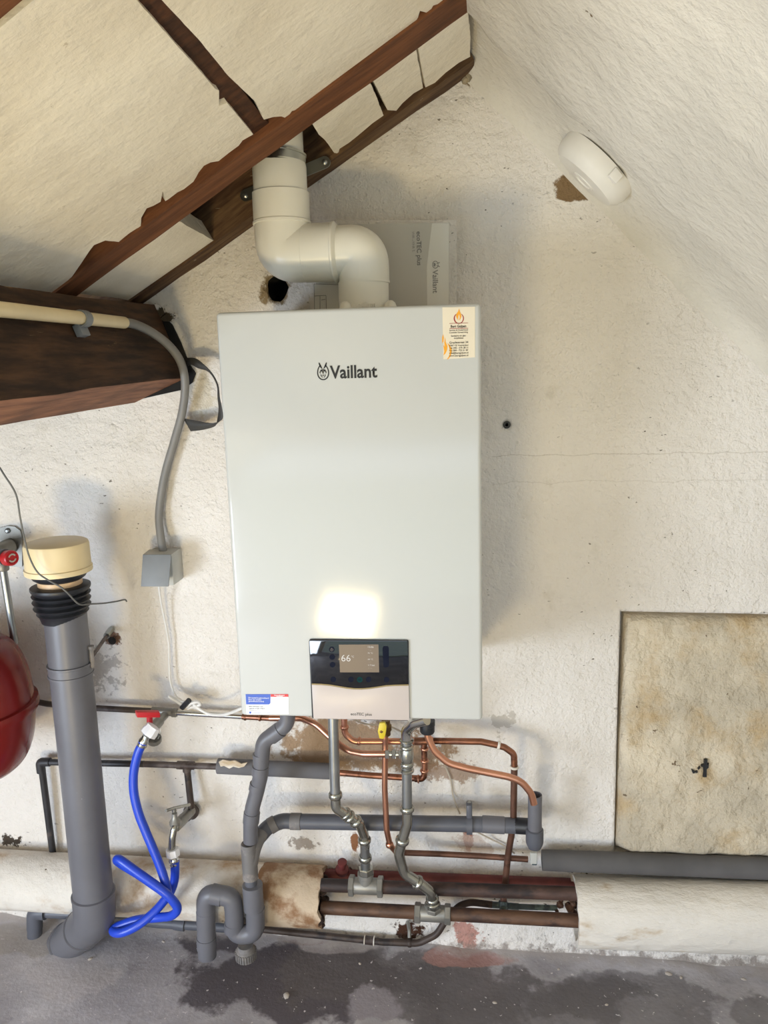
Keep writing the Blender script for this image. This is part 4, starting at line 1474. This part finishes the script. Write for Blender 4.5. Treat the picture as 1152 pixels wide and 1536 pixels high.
hs = thing('blue_hose', 'blue rubber filling hose looping down from red valve to tap', 'hose')
hp_ = [(216.5, 1110, -.145), (207, 1130, -.15), (200.5, 1160, -.155), (201, 1190, -.16), (208, 1220, -.165), (218, 1246, -.17), (229, 1272, -.175), (241, 1302, -.18), (249, 1328, -.185), (250, 1340, -.175), (236, 1331, -.165), (210, 1313, -.165), (184, 1297, -.168), (176, 1291, -.178), (180, 1290, -.19), (208, 1310, -.20), (236, 1330, -.205), (254, 1345, -.205), (266, 1362, -.20), (258, 1373, -.19), (240, 1376, -.18), (205, 1380, -.175), (176, 1390, -.18), (170, 1397, -.19), (182, 1399, -.20), (205, 1389, -.195), (228, 1371, -.18), (243, 1355, -.165), (256, 1337, -.15), (262, 1318, -.142), (262.5, 1292, -.14)]
build('hose', MB().tube(spline([at(*q) for q in hp_], 7), .0099, 14), M['blue'], hs)
dn = (at(*hp_[0]) - at(*hp_[1])).normalized()
n0 = at(221, 1102, -.135)
build('ferrule', MB().lathe(at(*hp_[1]) + dn * .018, dn, [(.0105, 0), (.0112, .002), (.0112, .006), (.0095, .007), (.0095, .009), (.0112, .010), (.0112, .014), (.009, .018), (.008, .026)], 16), M['chrome'], hs)
dn2 = (V1 - n0).normalized()
build('white_nut', MB().lathe(n0 - dn * .002, dn * .6 + Vector((.5, .4, .45)), [(.012, 0), (.019, .003), (.019, .012), (.0165, .020), (.0165, .024)], 8), M['white_plastic'], hs)
e1 = at(262.5, 1294, -.14)
build('ferrule', MB().lathe(at(262, 1297, -.14), (-.15, 0, 1), [(.0105, 0), (.0112, .002), (.0112, .006), (.0095, .007), (.0095, .009), (.0112, .010), (.0112, .014), (.009, .018)], 16), M['chrome'], hs)
build('white_nut', MB().lathe(at(260.5, 1284, -.14), (-.1, 0, 1), [(.012, 0), (.0155, .002), (.0155, .014), (.014, .018), (.010, .018)], 8), M['white_plastic'], hs)

# ------------------------------------------------------------------ grey plastic waste pipe with trap
wp = thing('waste_pipe', 'grey plastic waste pipe from the boiler ending in a floor trap', 'pipe')
ZY = -0.150
RW = .0163
pipe(wp, px((432, 1060, -.16), (431, 1086, -.16), (395, 1112, -.158), (391, 1152, -.155), (390.5, 1165, -.155), (385, 1188, ZY), (379, 1210, ZY), (376, 1230, ZY), (376, 1262, ZY)), RW, M['pvc'], .035, n=20)
collars(wp, [((421, 1094), (406, 1105), (-.16, -.159), .0176), ((391.3, 1130), (391.5, 1146), -.156, .0172), ((390.8, 1149), (390, 1162), -.155, .0182), ((387, 1175), (385, 1185), -.152, .0176)], M['pvc'], 'socket')
collars(wp, [((378, 1218), (376.3, 1234), ZY, .0178)], M['pvc'], 'socket')
# branch fitting
b = MB().lathe(at(376, 1318, ZY), (0, 0, 1), [(.0150, 0), (.0172, .002), (.0172, .085), (.0160, .087)], 20)
b.tube(fillet([at(376, 1295, ZY), at(381, 1270, ZY + .01), at(392, 1249, -.11)], .05), .0162, 18)
build('branch_fitting', b, M['pvc_dusty'], wp)
pipe(wp, px((376, 1312, ZY), (376.5, 1330, ZY)), .0135, M['pvc_dark'], name='dark_inner_pipe')
TR = .0210
ztop = at(381, 1327, ZY)
build('trap_socket', MB().lathe(at(381, 1364, ZY), (0, 0, 1), [(TR * .95, 0), (TR * 1.07, .001), (TR * 1.07, at(381, 1327, ZY).z - at(381, 1364, ZY).z), (TR * .8, at(381, 1327, ZY).z - at(381, 1364, ZY).z + .001)], 24), M['pvc'], wp)
pipe(wp, px((383, 1362, ZY), (383.5, 1400, ZY), (352, 1402, ZY), (351, 1365, ZY), (348, 1346, ZY), (308, 1338, ZY), (309.5, 1400, ZY), (311, 1434, ZY)), TR, M['pvc'], .036, 'trap_bend', 22)
collars(wp, [((351, 1383), (350.5, 1396), ZY, TR * 1.03), ((317, 1340.5), (334, 1344), ZY, TR * 1.05), ((308.6, 1366), (309, 1384), ZY, TR * 1.02), ((309.6, 1405), (310.3, 1422), ZY, TR * 1.07)], M['pvc'], 'socket')
b = MB().lathe(at(369.5, 1437, ZY), (0, 0, 1), [(.0215, 0), (.0225, .003), (.0225, .019), (.020, .022), (.018, .024), (.017, .034)], 30)
tcap = build('cleaning_cap', b, M['pvc_dusty'], wp)
b = MB()
c_ = at(369.5, 1437, ZY)
for i in range(26):
    a = 2 * PI * i / 26
    b.box((-.0014, -.0244, .002), (.0014, -.0215, .020), 0, Matrix.Translation(c_) @ Matrix.Rotation(a, 4, 'Z'))
build('cap_ribs', b, M['pvc_dusty'], tcap)

# drain along the wall with funnel
dp = thing('drain_pipe', 'dark grey drain along the wall with upright open funnel', 'pipe')
DY = -0.075
pipe(dp, px((812, 1240, DY), (720, 1236.5, DY), (438, 1232, DY), (424, 1231, DY), (402, 1240, -.09), (388, 1256, -.115)), .0172, M['pvc_dark'], .04, n=20)
collars(dp, [((436, 1232), (452, 1232.3), DY, .0186), ((414, 1234), (404, 1240), (-.083, -.09), .0184)], M['pvc_dusty'], 'socket')
collars(dp, [((723, 1236), (757, 1238), DY, .0186)], M['pvc'], 'coupler')
build('dark_spigot', MB().tube(px((775, 1238.5, DY), (800, 1240, -.085)), .0176, 18), M['rubber'], dp)
FYY = -0.10
fz0, fz1 = at(802, 1244, FYY), at(802, 1192, FYY)
b = MB().lathe((fz0.x, FYY, fz0.z), (0, 0, 1), [(.0152, -.01), (.0152, fz1.z - fz0.z), (.0128, fz1.z - fz0.z), (.0128, .02), (0, .02)], 26)
build('open_funnel', b, M['pvc'], dp, 0.5)
b = MB().lathe((fz0.x, FYY, at(802, 1273, FYY).z), (0, 0, 1), [(.009, 0), (.014, .003), (.0185, .014), (.0192, .020), (.0192, .046), (.0165, .048)], 26)
build('cup', b, M['pvc_dark'], dp)
pc = thing('pipe_clip', 'upright dark plastic clip around the drain pipe', 'clip')
c_ = at(704, 1236, DY)
b = MB().lathe(c_ - Vector((.0065, 0, 0)), (1, 0, 0), [(.0178, 0), (.0225, 0), (.0225, .013), (.0178, .013), (.0178, 0)], 24, False)
b.box(c_ + Vector((-.0065, -.012, .019)), c_ + Vector((.0065, .012, .052)), .004)
b.box(c_ + Vector((-.005, .01, -.012)), c_ + Vector((.005, .074, .012)))
build('clip_ring', b, M['pvc_dark'], pc)
build('clip_screw', MB().lathe(c_ + Vector((0, 0, .052)), (0, -.2, 1), [(.004, -.002), (.004, .002), (0, .003)], 10), M['steel'], pc)

# dark foam sleeve at the right
fs = thing('foam_sleeve', 'long dark foam sleeve below the stone slab', 'pipe sleeve')
a_, c_ = at(813, 1290, -.042), at(1330, 1309, -.042)
L_ = (c_ - a_).length
b = MB().lathe(a_, c_ - a_, [(.008, 0), (.0226, 0), (.0232, .06), (.0236, .25), (.0236, .39), (.0239, .391), (.0239, L_)], 22)
build('sleeve', b, M['foam_dark'], fs)

# small copper between the iron pipes, joining floor pipe
vp = run('floor_pipe', 'thin dark pipe along the floor curving up behind iron pipe', 'pipe')
pipe(vp, px((393, 1394, -.035), (460, 1401, -.04), (575, 1413, -.045), (628, 1415, -.045), (655, 1402, -.045), (672, 1375, -.04), (690, 1358, -.035), (706, 1353, -.035), (738, 1357, -.035)), .0078, M['brown_pipe2'], .05)
collars(vp, [((545, 1409.5), (562, 1411.5), -.044, .0098)], M['brown_pipe'], 'coupler')
collars(vp, [((546, 1409.6), (548, 1409.8), -.044, .0106), ((560, 1411.3), (562, 1411.5), -.044, .0106)], M['lag_clean'], 'joint_ring')
pipe(vp, px((736, 1357, -.035), (778, 1360, -.035)), .0074, M['verdigris'], name='green_tee')
build('green_boss', MB().hexnut(at(755, 1358, -.04), (0, 0, 1), .0115, .02), M['verdigris'], vp)
build('green_boss', MB().lathe(at(755, 1357, -.05), (0, -1, .2), [(.009, 0), (.009, .01), (.006, .014), (0, .015)], 12), M['verdigris'], vp)
pipe(vp, px((776, 1360, -.035), (836, 1362, -.035)), .0064, M['verdigris'], name='green_pipe')
b = MB()
for i in range(14):
    c_ = at(838 + random.uniform(-4, 26), 1360 + random.uniform(-9, 10), -.04) + Vector((0, random.uniform(-.01, .02), 0))
    s_ = random.uniform(.004, .011)
    b.lathe(c_, (random.uniform(-1, 1), random.uniform(-1, 1), random.uniform(-1, 1)), [(0, -s_), (s_ * .8, -s_ * .5), (s_, 0), (s_ * .6, s_ * .7), (0, s_)], 6)
build('rust_lumps', b, M['rust2'], vp)['kind'] = 'stuff'
hk = thing('wall_hook', 'rusty little wall hook holding the floor pipe', 'hook')
build('hook_stud', MB().tube(fillet(px((610, 1383, .0), (612, 1384, -.03), (614, 1396, -.045), (614, 1406, -.05)), .01), .0042, 10), M['nut'], hk)
build('hook_band', MB().collar(at(614.5, 1414.5, -.045), at(628, 1415, -.045) - at(575, 1413, -.045), .0092, .010), M['brown_pipe2'], hk)
build('hook_hole', MB().lathe(at(610, 1383, -.012), (0, -1, 0), [(.013, 0), (.009, .004), (0, .004)], 12), M['dark'], hk)

# ------------------------------------------------------------------ soil pipe at the left
sp = thing('soil_pipe', 'thick grey soil pipe with cream cap standing at the left', 'pipe')
SYY = -0.178
SR = .0432
s0, s1_, s2_ = at(97.5, 920, SYY), at(140, 1340, SYY), at(142.5, 1378, SYY)
build('main_pipe', MB().tube([s0, s1_], SR, 36), M['pvc'], sp)
flr = Vector((s2_.x - .135, -.085, floor_z(s2_.x - .13) - .012))
dv = (flr - s2_).normalized()
build('bottom_elbow', MB().tube(fillet([s1_ + Vector((0, 0, .002)), s2_, s2_ + dv * .07], .06, 10), SR * 1.06, 36), M['pvc'], sp)
k_ = s2_ + dv * .068
build('elbow_rim', MB().lathe(s1_ - Vector((0, 0, .004)), s0 - s1_, [(SR * 1.0, 0), (SR * 1.10, 0), (SR * 1.10, .006), (SR * 1.0, .008)], 36), M['pvc'], sp)
build('lower_pipe', MB().tube([k_, flr + dv * .02], SR * 1.0, 36), M['pvc'], sp)
for t in (.10, .86):
    c_ = k_.lerp(flr, t)
    build('rim', MB().lathe(c_, dv, [(SR, -.003), (SR * 1.09, -.002), (SR * 1.09, .003), (SR, .004)], 36), M['pvc'], sp)
zz = lambda y: at(90, y, SYY).z
cx = at(91.5, 900, SYY).x
cX = Vector((cx, SYY, 0))
tilt = (s0 - s1_).normalized()


def cap_l(name, prof, mat, par=sp, n=40):
    return build(name, MB().lathe(tuple(s1_ + tilt * ((zz(930) - s1_.z) / tilt.z) + Vector((-.004, 0, 0))), tilt, [(r_, zz(y) - zz(930)) for r_, y in prof], n), mat, par)


cap_l('rubber_collar', [(SR, 930), (.047, 921), (.052, 917), (.048, 914), (.0555, 910), (.057, 908), (.0505, 905), (.0565, 901), (.058, 899), (.051, 896), (.057, 892), (.0585, 890), (.052, 888), (.058, 884), (.060, 881), (.0595, 878), (.050, 876), (.044, 876)], M['rubber'])
cap_l('inner_sleeve', [(.0445, 892), (.0435, 862)], M['peach'])
cap_l('cap_gasket', [(.044, 869), (.052, 865), (.058, 858), (.0585, 855)], M['rubber'])
cap_l('cap', [(.050, 857), (.0665, 857), (.0668, 850), (.0645, 849), (.0645, 848.5), (.064, 818), (.0625, 814), (.058, 812), (0, 811)], M['cream'])
# pipe bracket
bs_ = thing('pipe_bracket', 'grey band bracket fixing the soil pipe to the wall', 'bracket')
bc = s0.lerp(s1_, (998 - 920) / 420.0)
b = MB().lathe(bc - Vector((0, 0, .013)), (.0, 0, 1), [(SR * 1.0, 0), (SR * 1.08, 0), (SR * 1.08, .004), (SR * 1.04, .005), (SR * 1.04, .021), (SR * 1.08, .022), (SR * 1.08, .026), (SR, .026)], 36)
build('band', b, M['pvc'], bs_)
b1 = bc + Vector((SR + .004, .005, .024))
build('band_screw', MB().lathe(b1 - Vector((0, 0, .022)), (0, 0, 1), [(.005, 0), (.005, .04), (.007, .041), (.007, .047), (0, .048)], 10), M['pvc_dusty'], bs_)
b2 = at(164, 948, -.006)
build('wall_stud', MB().tube([b1, b2], .0042, 8), M['brown_pipe'], bs_)
build('stud_plate', MB().tube([b1.lerp(b2, .82), b2 + Vector((.004, .004, .006))], .0075, 8), M['zinc'], bs_)
build('wall_hole', MB().lathe(at(168, 961, -.008), (0, -1, 0), [(.010, 0), (.006, .005), (0, .005)], 9), M['dark'], bs_)

# thin pipe under the left lagging with floor elbow
tpz = thing('floor_drain', 'small grey elbow pipe entering the floor in the left corner', 'pipe')
pipe(tpz, px((52, 1420, -.075), (52, 1368, -.075), (130, 1372, -.07), (240, 1384, -.05), (345, 1391, -.045)), .0125, M['pvc_dark'], .02)
build('elbow', MB().tube(fillet(px((52, 1392, -.075), (52, 1367, -.075), (69, 1368, -.075)), .02), .0185, 18), M['pvc_dark'], tpz)
build('standing_pipe', MB().tube(px((52, 1425, -.075), (52, 1390, -.075)), .0175, 18), M['pvc_dark'], tpz)
collars(tpz, [((262, 1385), (278, 1387), -.05, .0150)], M['pvc_dark'], 'socket')

# ------------------------------------------------------------------ expansion vessel and its valve
ev = thing('expansion_vessel', 'dark red lacquered expansion vessel cut by the left edge', 'vessel')
EY = -0.20
ec = at(-52, 1062, EY)
ER, EH = .137, .155
prof_ = []
for i in range(25):
    a = -PI / 2 + PI * i / 24
    prof_.append((ER * max(0, math.cos(a)) ** .42 if 0 < i < 24 else 0, EH * math.sin(a) * (1 if abs(math.sin(a)) < 1 else 1)))
build('shell', MB().lathe(ec, (0, 0, 1), prof_, 56), M['red_vessel'], ev, 1.0)
build('seam_flange', MB().lathe(ec - Vector((0, 0, .004)), (0, 0, 1), [(ER * .98, -.012), (ER * 1.055, -.010), (ER * 1.07, 0), (ER * 1.055, .010), (ER * .98, .012)], 56), M['red_vessel'], ev, 1.0)

vv = thing('safety_valve', 'wall plate and grey valve with round red knob, left edge', 'valve')
pc_ = at(10, 815, -.006)
pl = [(0, 792), (12, 789), (22, 790), (30, 796), (33, 806), (33, 850), (-20, 850), (-20, 800)]
build('wall_plate', MB().prism([at(x, y, -.008) for x, y in pl], (0, .004, 0)), M['nut'], vv)
build('plate_bolt', MB().lathe(at(12, 796, -.008), (0, -1, 0), [(.006, 0), (.006, .004), (.003, .006), (0, .006)], 12), M['steel'], vv)
build('plate_boss', MB().lathe(at(18, 818, -.008), (-.5, -1, -.15), [(.017, 0), (.018, .01), (.0155, .03), (.0155, .09)], 20), M['nut'], vv)
h0, h1 = at(-5, 836, -.085), at(27, 836, -.12)
build('valve_body', MB().tube(px((-30, 836, -.085), (8, 836, -.10)), .0185, 18), M['pvc_dark'], vv)
hx = (h1 - h0).normalized()
kb = at(10, 837, -.10)
build('knob', MB().lathe(kb, hx, [(.0155, 0), (.0172, .002), (.0172, .018), (.0155, .021), (.0125, .021), (.0125, .0195), (0, .0195)], 22), M['red'], vv, .5)
b = MB()
kc = kb + hx * .0215
uu = hx.cross(Vector((0, 0, 1))).normalized()
for s in (1, -1):
    for i in range(4):
        a0, a1 = [math.radians(20 + 130 * t / 4) for t in (i, i + 1)]
        b.poly([kc + (uu * math.cos(a) * r_ + Vector((0, 0, 1)) * math.sin(a) * r_) * s for r_, a in ((.010, a0), (.010, a1), (.0065, a1), (.0065, a0))])
build('knob_arrows', b, M['box_light'], vv)
build('outlet_nut', MB().lathe(at(4, 856, -.10), (-.02, 0, 1), [(.013, 0), (.0145, .003), (.0145, .018), (.012, .022)], 16), M['nut'], vv)
pipe(vv, px((4, 850, -.10), (22, 965, -.10)), .0082, M['steel'], name='chrome_pipe')

# ------------------------------------------------------------------ junction box, conduits and cables
jb = thing('junction_box', 'grey cable box with slanted cover on the wall', 'box')
YB = -.068
q_ = [(222, 826), (276, 824), (277, 869), (226, 872)]
bk_ = [at(222, 822, -.002), at(276, 823, -.002), at(276, 866, -.002), at(222, 866, -.002)]
x0, x1 = at(224, 850, -.03).x, at(274, 850, -.004).x
z0, z1 = at(250, 868, -.004).z, at(250, 822, -.004).z
build('back_box', MB().box((x0, -.062, z0), (x1, -.001, z1), .004), M['box_light'], jb)
f = px((214, 832, -.075), (256.5, 832, -.075), (252.5, 880, -.098), (211, 880, -.098))
f2 = px((219, 826, -.058), (262, 827, -.058), (263, 872, -.062), (222, 872, -.062))
fc_ = [f[0], f[1], f[2], f[3]]
bkk = [p + Vector((0, .004, 0)) for p in fc_]
build('front_cover', MB().hexa([fc_[3], fc_[2], bkk[2], bkk[3], fc_[0], fc_[1], bkk[1], bkk[0]], .001), M['box_grey'], jb)
tp0 = px((214, 832, -.075), (256.5, 832, -.075))
b = MB().hexa([tp0[0] + Vector((0, .001, -.004)), tp0[1] + Vector((0, .001, -.004)), Vector((x1, -.02, z1 - .003)), Vector((x0, -.02, z1 - .003)), tp0[0] + Vector((0, .001, 0)), tp0[1] + Vector((0, .001, 0)), Vector((x1, -.02, z1 + .001)), Vector((x0, -.02, z1 + .001))])
build('top_flap', b, M['box_light'], jb)

fx = thing('flexible_conduit', 'grey conduit snaking from the dark beam down to cable box', 'conduit')
cpts = [(180, 483.5, -.245), (200, 486, -.20), (225, 497, -.15), (250, 515, -.10), (268, 537, -.07), (276, 560, -.05), (277.5, 585, -.04), (273, 620, -.03), (262, 660, -.026), (249, 705, -.024), (242, 740, -.024), (238.5, 775, -.025), (241, 805, -.03), (245, 828, -.035)]
cpw = [at(*c) for c in cpts]
build('conduit', MB().tube(spline(cpw), .0088, 14), M['grey_conduit'], fx)
cr = thing('rigid_conduit', 'straight cream conduit along the dark beam', 'conduit')
nP = (s1 - s2).cross(Vector((0, 1, 0))).normalized()
if nP.x < 0:
    nP = -nP
qP = s1 + nP * .014
c0_, c1_ = onpl(186, 484, nP, qP), onpl(0, 464, nP, qP)
dd = c1_ - c0_
build('conduit', MB().lathe(c0_, dd, [(.0085, 0), (.0108, 0), (.0108, dd.length * 2.2), (.0085, dd.length * 2.2)], 18), M['cream_conduit'], cr)
ck = thing('conduit_clip', 'grey saddle clip holding the cream conduit to the beam', 'clip')
cc_ = onpl(124, 478, nP, qP)
du = dd.normalized()
sd = nP.cross(du).normalized()
b = MB().lathe(cc_ - du * .01, du, [(.0112, 0), (.014, 0), (.014, .02), (.0112, .02), (.0112, 0)], 18, False)
b.hexa([cc_ + du * a + sd * s_ * .012 * (1 if sd.z < 0 else -1) + nP * h for h in (-.016, -.004) for a, s_ in ((-.014, .6), (.014, .6), (.014, 2.2), (-.014, 2.2))], .001)
build('saddle', b, M['box_grey'], ck)

wc = thing('white_cable', 'thin white cable from the box to below the boiler', 'cable')
wpts = [(238, 876, -.06), (241, 900, -.035), (247, 930, -.024), (253, 965, -.02), (254, 1000, -.02), (256, 1025, -.02), (263, 1043, -.024), (270, 1049, -.03), (282, 1058, -.036), (291, 1062, -.04), (300, 1064, -.042)]
build('cable', MB().tube(spline([at(*c) for c in wpts]), .0024, 10), M['cable'], wc)
for pts in ([(253, 1044, -.04), (270, 1051, -.045), (288, 1055, -.048), (296, 1052, -.048), (290, 1052, -.052), (280, 1060, -.052), (268, 1054, -.05), (253, 1045, -.045)],
            [(276, 1060, -.05), (284, 1056, -.056), (296, 1053, -.054), (300, 1057, -.05), (290, 1060, -.048), (281, 1063, -.046)],
            [(290, 1056, -.05), (303, 1066, -.052), (318, 1072, -.055), (336, 1072, -.07), (352, 1067, -.09), (372, 1058, -.12)]):
    build('cable_loop', MB().tube(spline([at(*c) for c in pts]), .0034, 10), M['cable'], wc)
build('cable_tie', MB().tube(px((273, 1062, -.056), (284, 1050, -.06)), .0062, 8), M['rubber'], wc)

gw = thing('loose_wire', 'thin grey wire dangling in front of the soil pipe cap', 'wire')
g_ = [(-60, 640, -.30), (-10, 690, -.30), (8, 715, -.30), (24, 742, -.29), (30, 775, -.28), (36, 805, -.275), (44, 835, -.27), (56, 858, -.265), (72, 870, -.262), (90, 880, -.26), (102, 890, -.255), (112, 901, -.245), (121, 907, -.23), (135, 906, -.20), (155, 905, -.15), (175, 902, -.10), (187, 899.5, -.06), (190, 902, -.05)]
build('wire', MB().tube(spline([at(*c) for c in g_], 6), .0017, 8), M['wire'], gw)

# dark strap looping out from behind the beam end
stp = thing('black_strap', 'dark strap loop hanging beside the boiler top left', 'strap')
pr = [((276, 537), (283, 549)), ((292, 537), (288, 547)), ((303, 544), (297, 552)), ((318, 559), (314, 558)), ((327.5, 577), (325.5, 577)), ((330, 597), (327, 597)), ((333, 612), (328.5, 612)), ((334, 628), (327, 627)), ((322, 635), (323, 639)), ((308, 634), (308, 644)), ((292, 631), (296, 646)), ((275, 628), (286, 647))]
b = MB()
rows = []
for i, (a, c) in enumerate(pr):
    Y = -.02 - .05 * math.sin(PI * i / (len(pr) - 1))
    rows.append((at(*a, Y - .006), at(*c, Y + .006)))
rr3 = [[spline([r_[0] for r_ in rows], 4), spline([r_[1] for r_ in rows], 4)]][0]
vs = [(b.b.verts.new(a), b.b.verts.new(c)) for a, c in zip(*rr3)]
for (a, c), (d, e) in zip(vs, vs[1:]):
    b.b.faces.new((a, c, e, d))
bmesh.ops.recalc_face_normals(b.b, faces=b.b.faces)
o = build('strap_band', b, M['strap'], stp, 3)
o.modifiers.new('t', 'SOLIDIFY').thickness = .0012

# thin cables on the wall behind the copper
for nm, lb, pts in [('thin_cable', 'thin beige cable hanging behind the overflow pipe', [(655, 1120, -.02), (668, 1150, -.008), (676, 1170, -.006), (680, 1195, -.006), (690, 1221, -.03)]),
                    ('thin_cable', 'second thin beige cable dropping below the drain clip', [(712, 1246, -.03), (735, 1258, -.008), (755, 1268, -.006), (772, 1280, -.006)]),
                    ('thin_cable', 'white cable swinging under the boiler behind the gas valve', [(525, 1072, -.05), (535, 1081, -.04), (555, 1087, -.03), (580, 1088, -.03), (605, 1099, -.03), (622, 1108, -.03)])]:
    build(nm, MB().tube(spline([at(*c) for c in pts]), .0019, 8), M['cable_beige'], None)
    tag(bpy.data.objects[[o.name for o in bpy.data.objects if o.name.startswith(nm)][-1]], lb, 'cable')

# crumbs of plaster on the floor
base_c = None
for (x, y, s, lb) in [(430, 1500, .009, 'largest pale crumb alone on the dark wet floor patch'), (1003, 1457, .008, 'left crumb of the pair below the right lagging'), (1022, 1462, .005, 'right crumb of the pair below the right lagging'),
                      (1116, 1463, .006, 'crumb at the wall foot in the lower right corner'), (838, 1453, .004, 'tiny crumb at the wall foot below the end of the white lagging'), (742, 1505, .005, 'crumb on the open floor in front of the pink stain'),
                      (137, 1450, .006, 'crumb beside the foot of the thick grey soil pipe'), (246, 1422, .005, 'crumb on the floor in front of the blue hose'), (540, 1450, .004, 'tiny crumb in front of the thin floor pipe'), (910, 1505, .004, 'crumb far out on the floor at the lower right')]:
    d = ray(x, y)
    p = CAM + d * ((.012 - CAM.z) / d.z)
    if base_c is None:
        b = MB().lathe((0, 0, 0), (0, 0, 1), [(.6, -.1), (1, .15), (.8, .5), (.3, .75), (0, .8)], 7)
        for v in b.b.verts:
            v.co += Vector((nz(v.co, 2), nz(v.co, 2, 5), 0)) * .35
        o = build('plaster_crumb', b, M['crumb'])
        base_c = o
    else:
        o = base_c.copy()
        COL.objects.link(o)
    o.location = (p.x, p.y, floor_z(p.x) + .002)
    o.scale = (s, s * .8, s * .6)
    o.rotation_euler = (0, 0, random.random() * 6)
    o['label'] = lb
    o['category'] = 'crumb'
    o['group'] = 'plaster crumbs scattered on the floor'

# ------------------------------------------------------------------ give every thing an origin at its own base
bpy.context.view_layer.update()
for o in ROOTS:
    if o.type == 'EMPTY':
        pts = [c.matrix_world @ Vector(v) for c in o.children_recursive if c.type == 'MESH' for v in c.bound_box]
    else:
        pts = [Vector(v) for v in o.bound_box]
    lo = Vector([min(p[i] for p in pts) for i in range(3)])
    hi = Vector([max(p[i] for p in pts) for i in range(3)])
    org = Vector(((lo.x + hi.x) / 2, (lo.y + hi.y) / 2, lo.z))
    if o.type == 'MESH':
        o.data.transform(Matrix.Translation(-org))
    else:
        for c in o.children:
            c.location = -org
    o.location = org
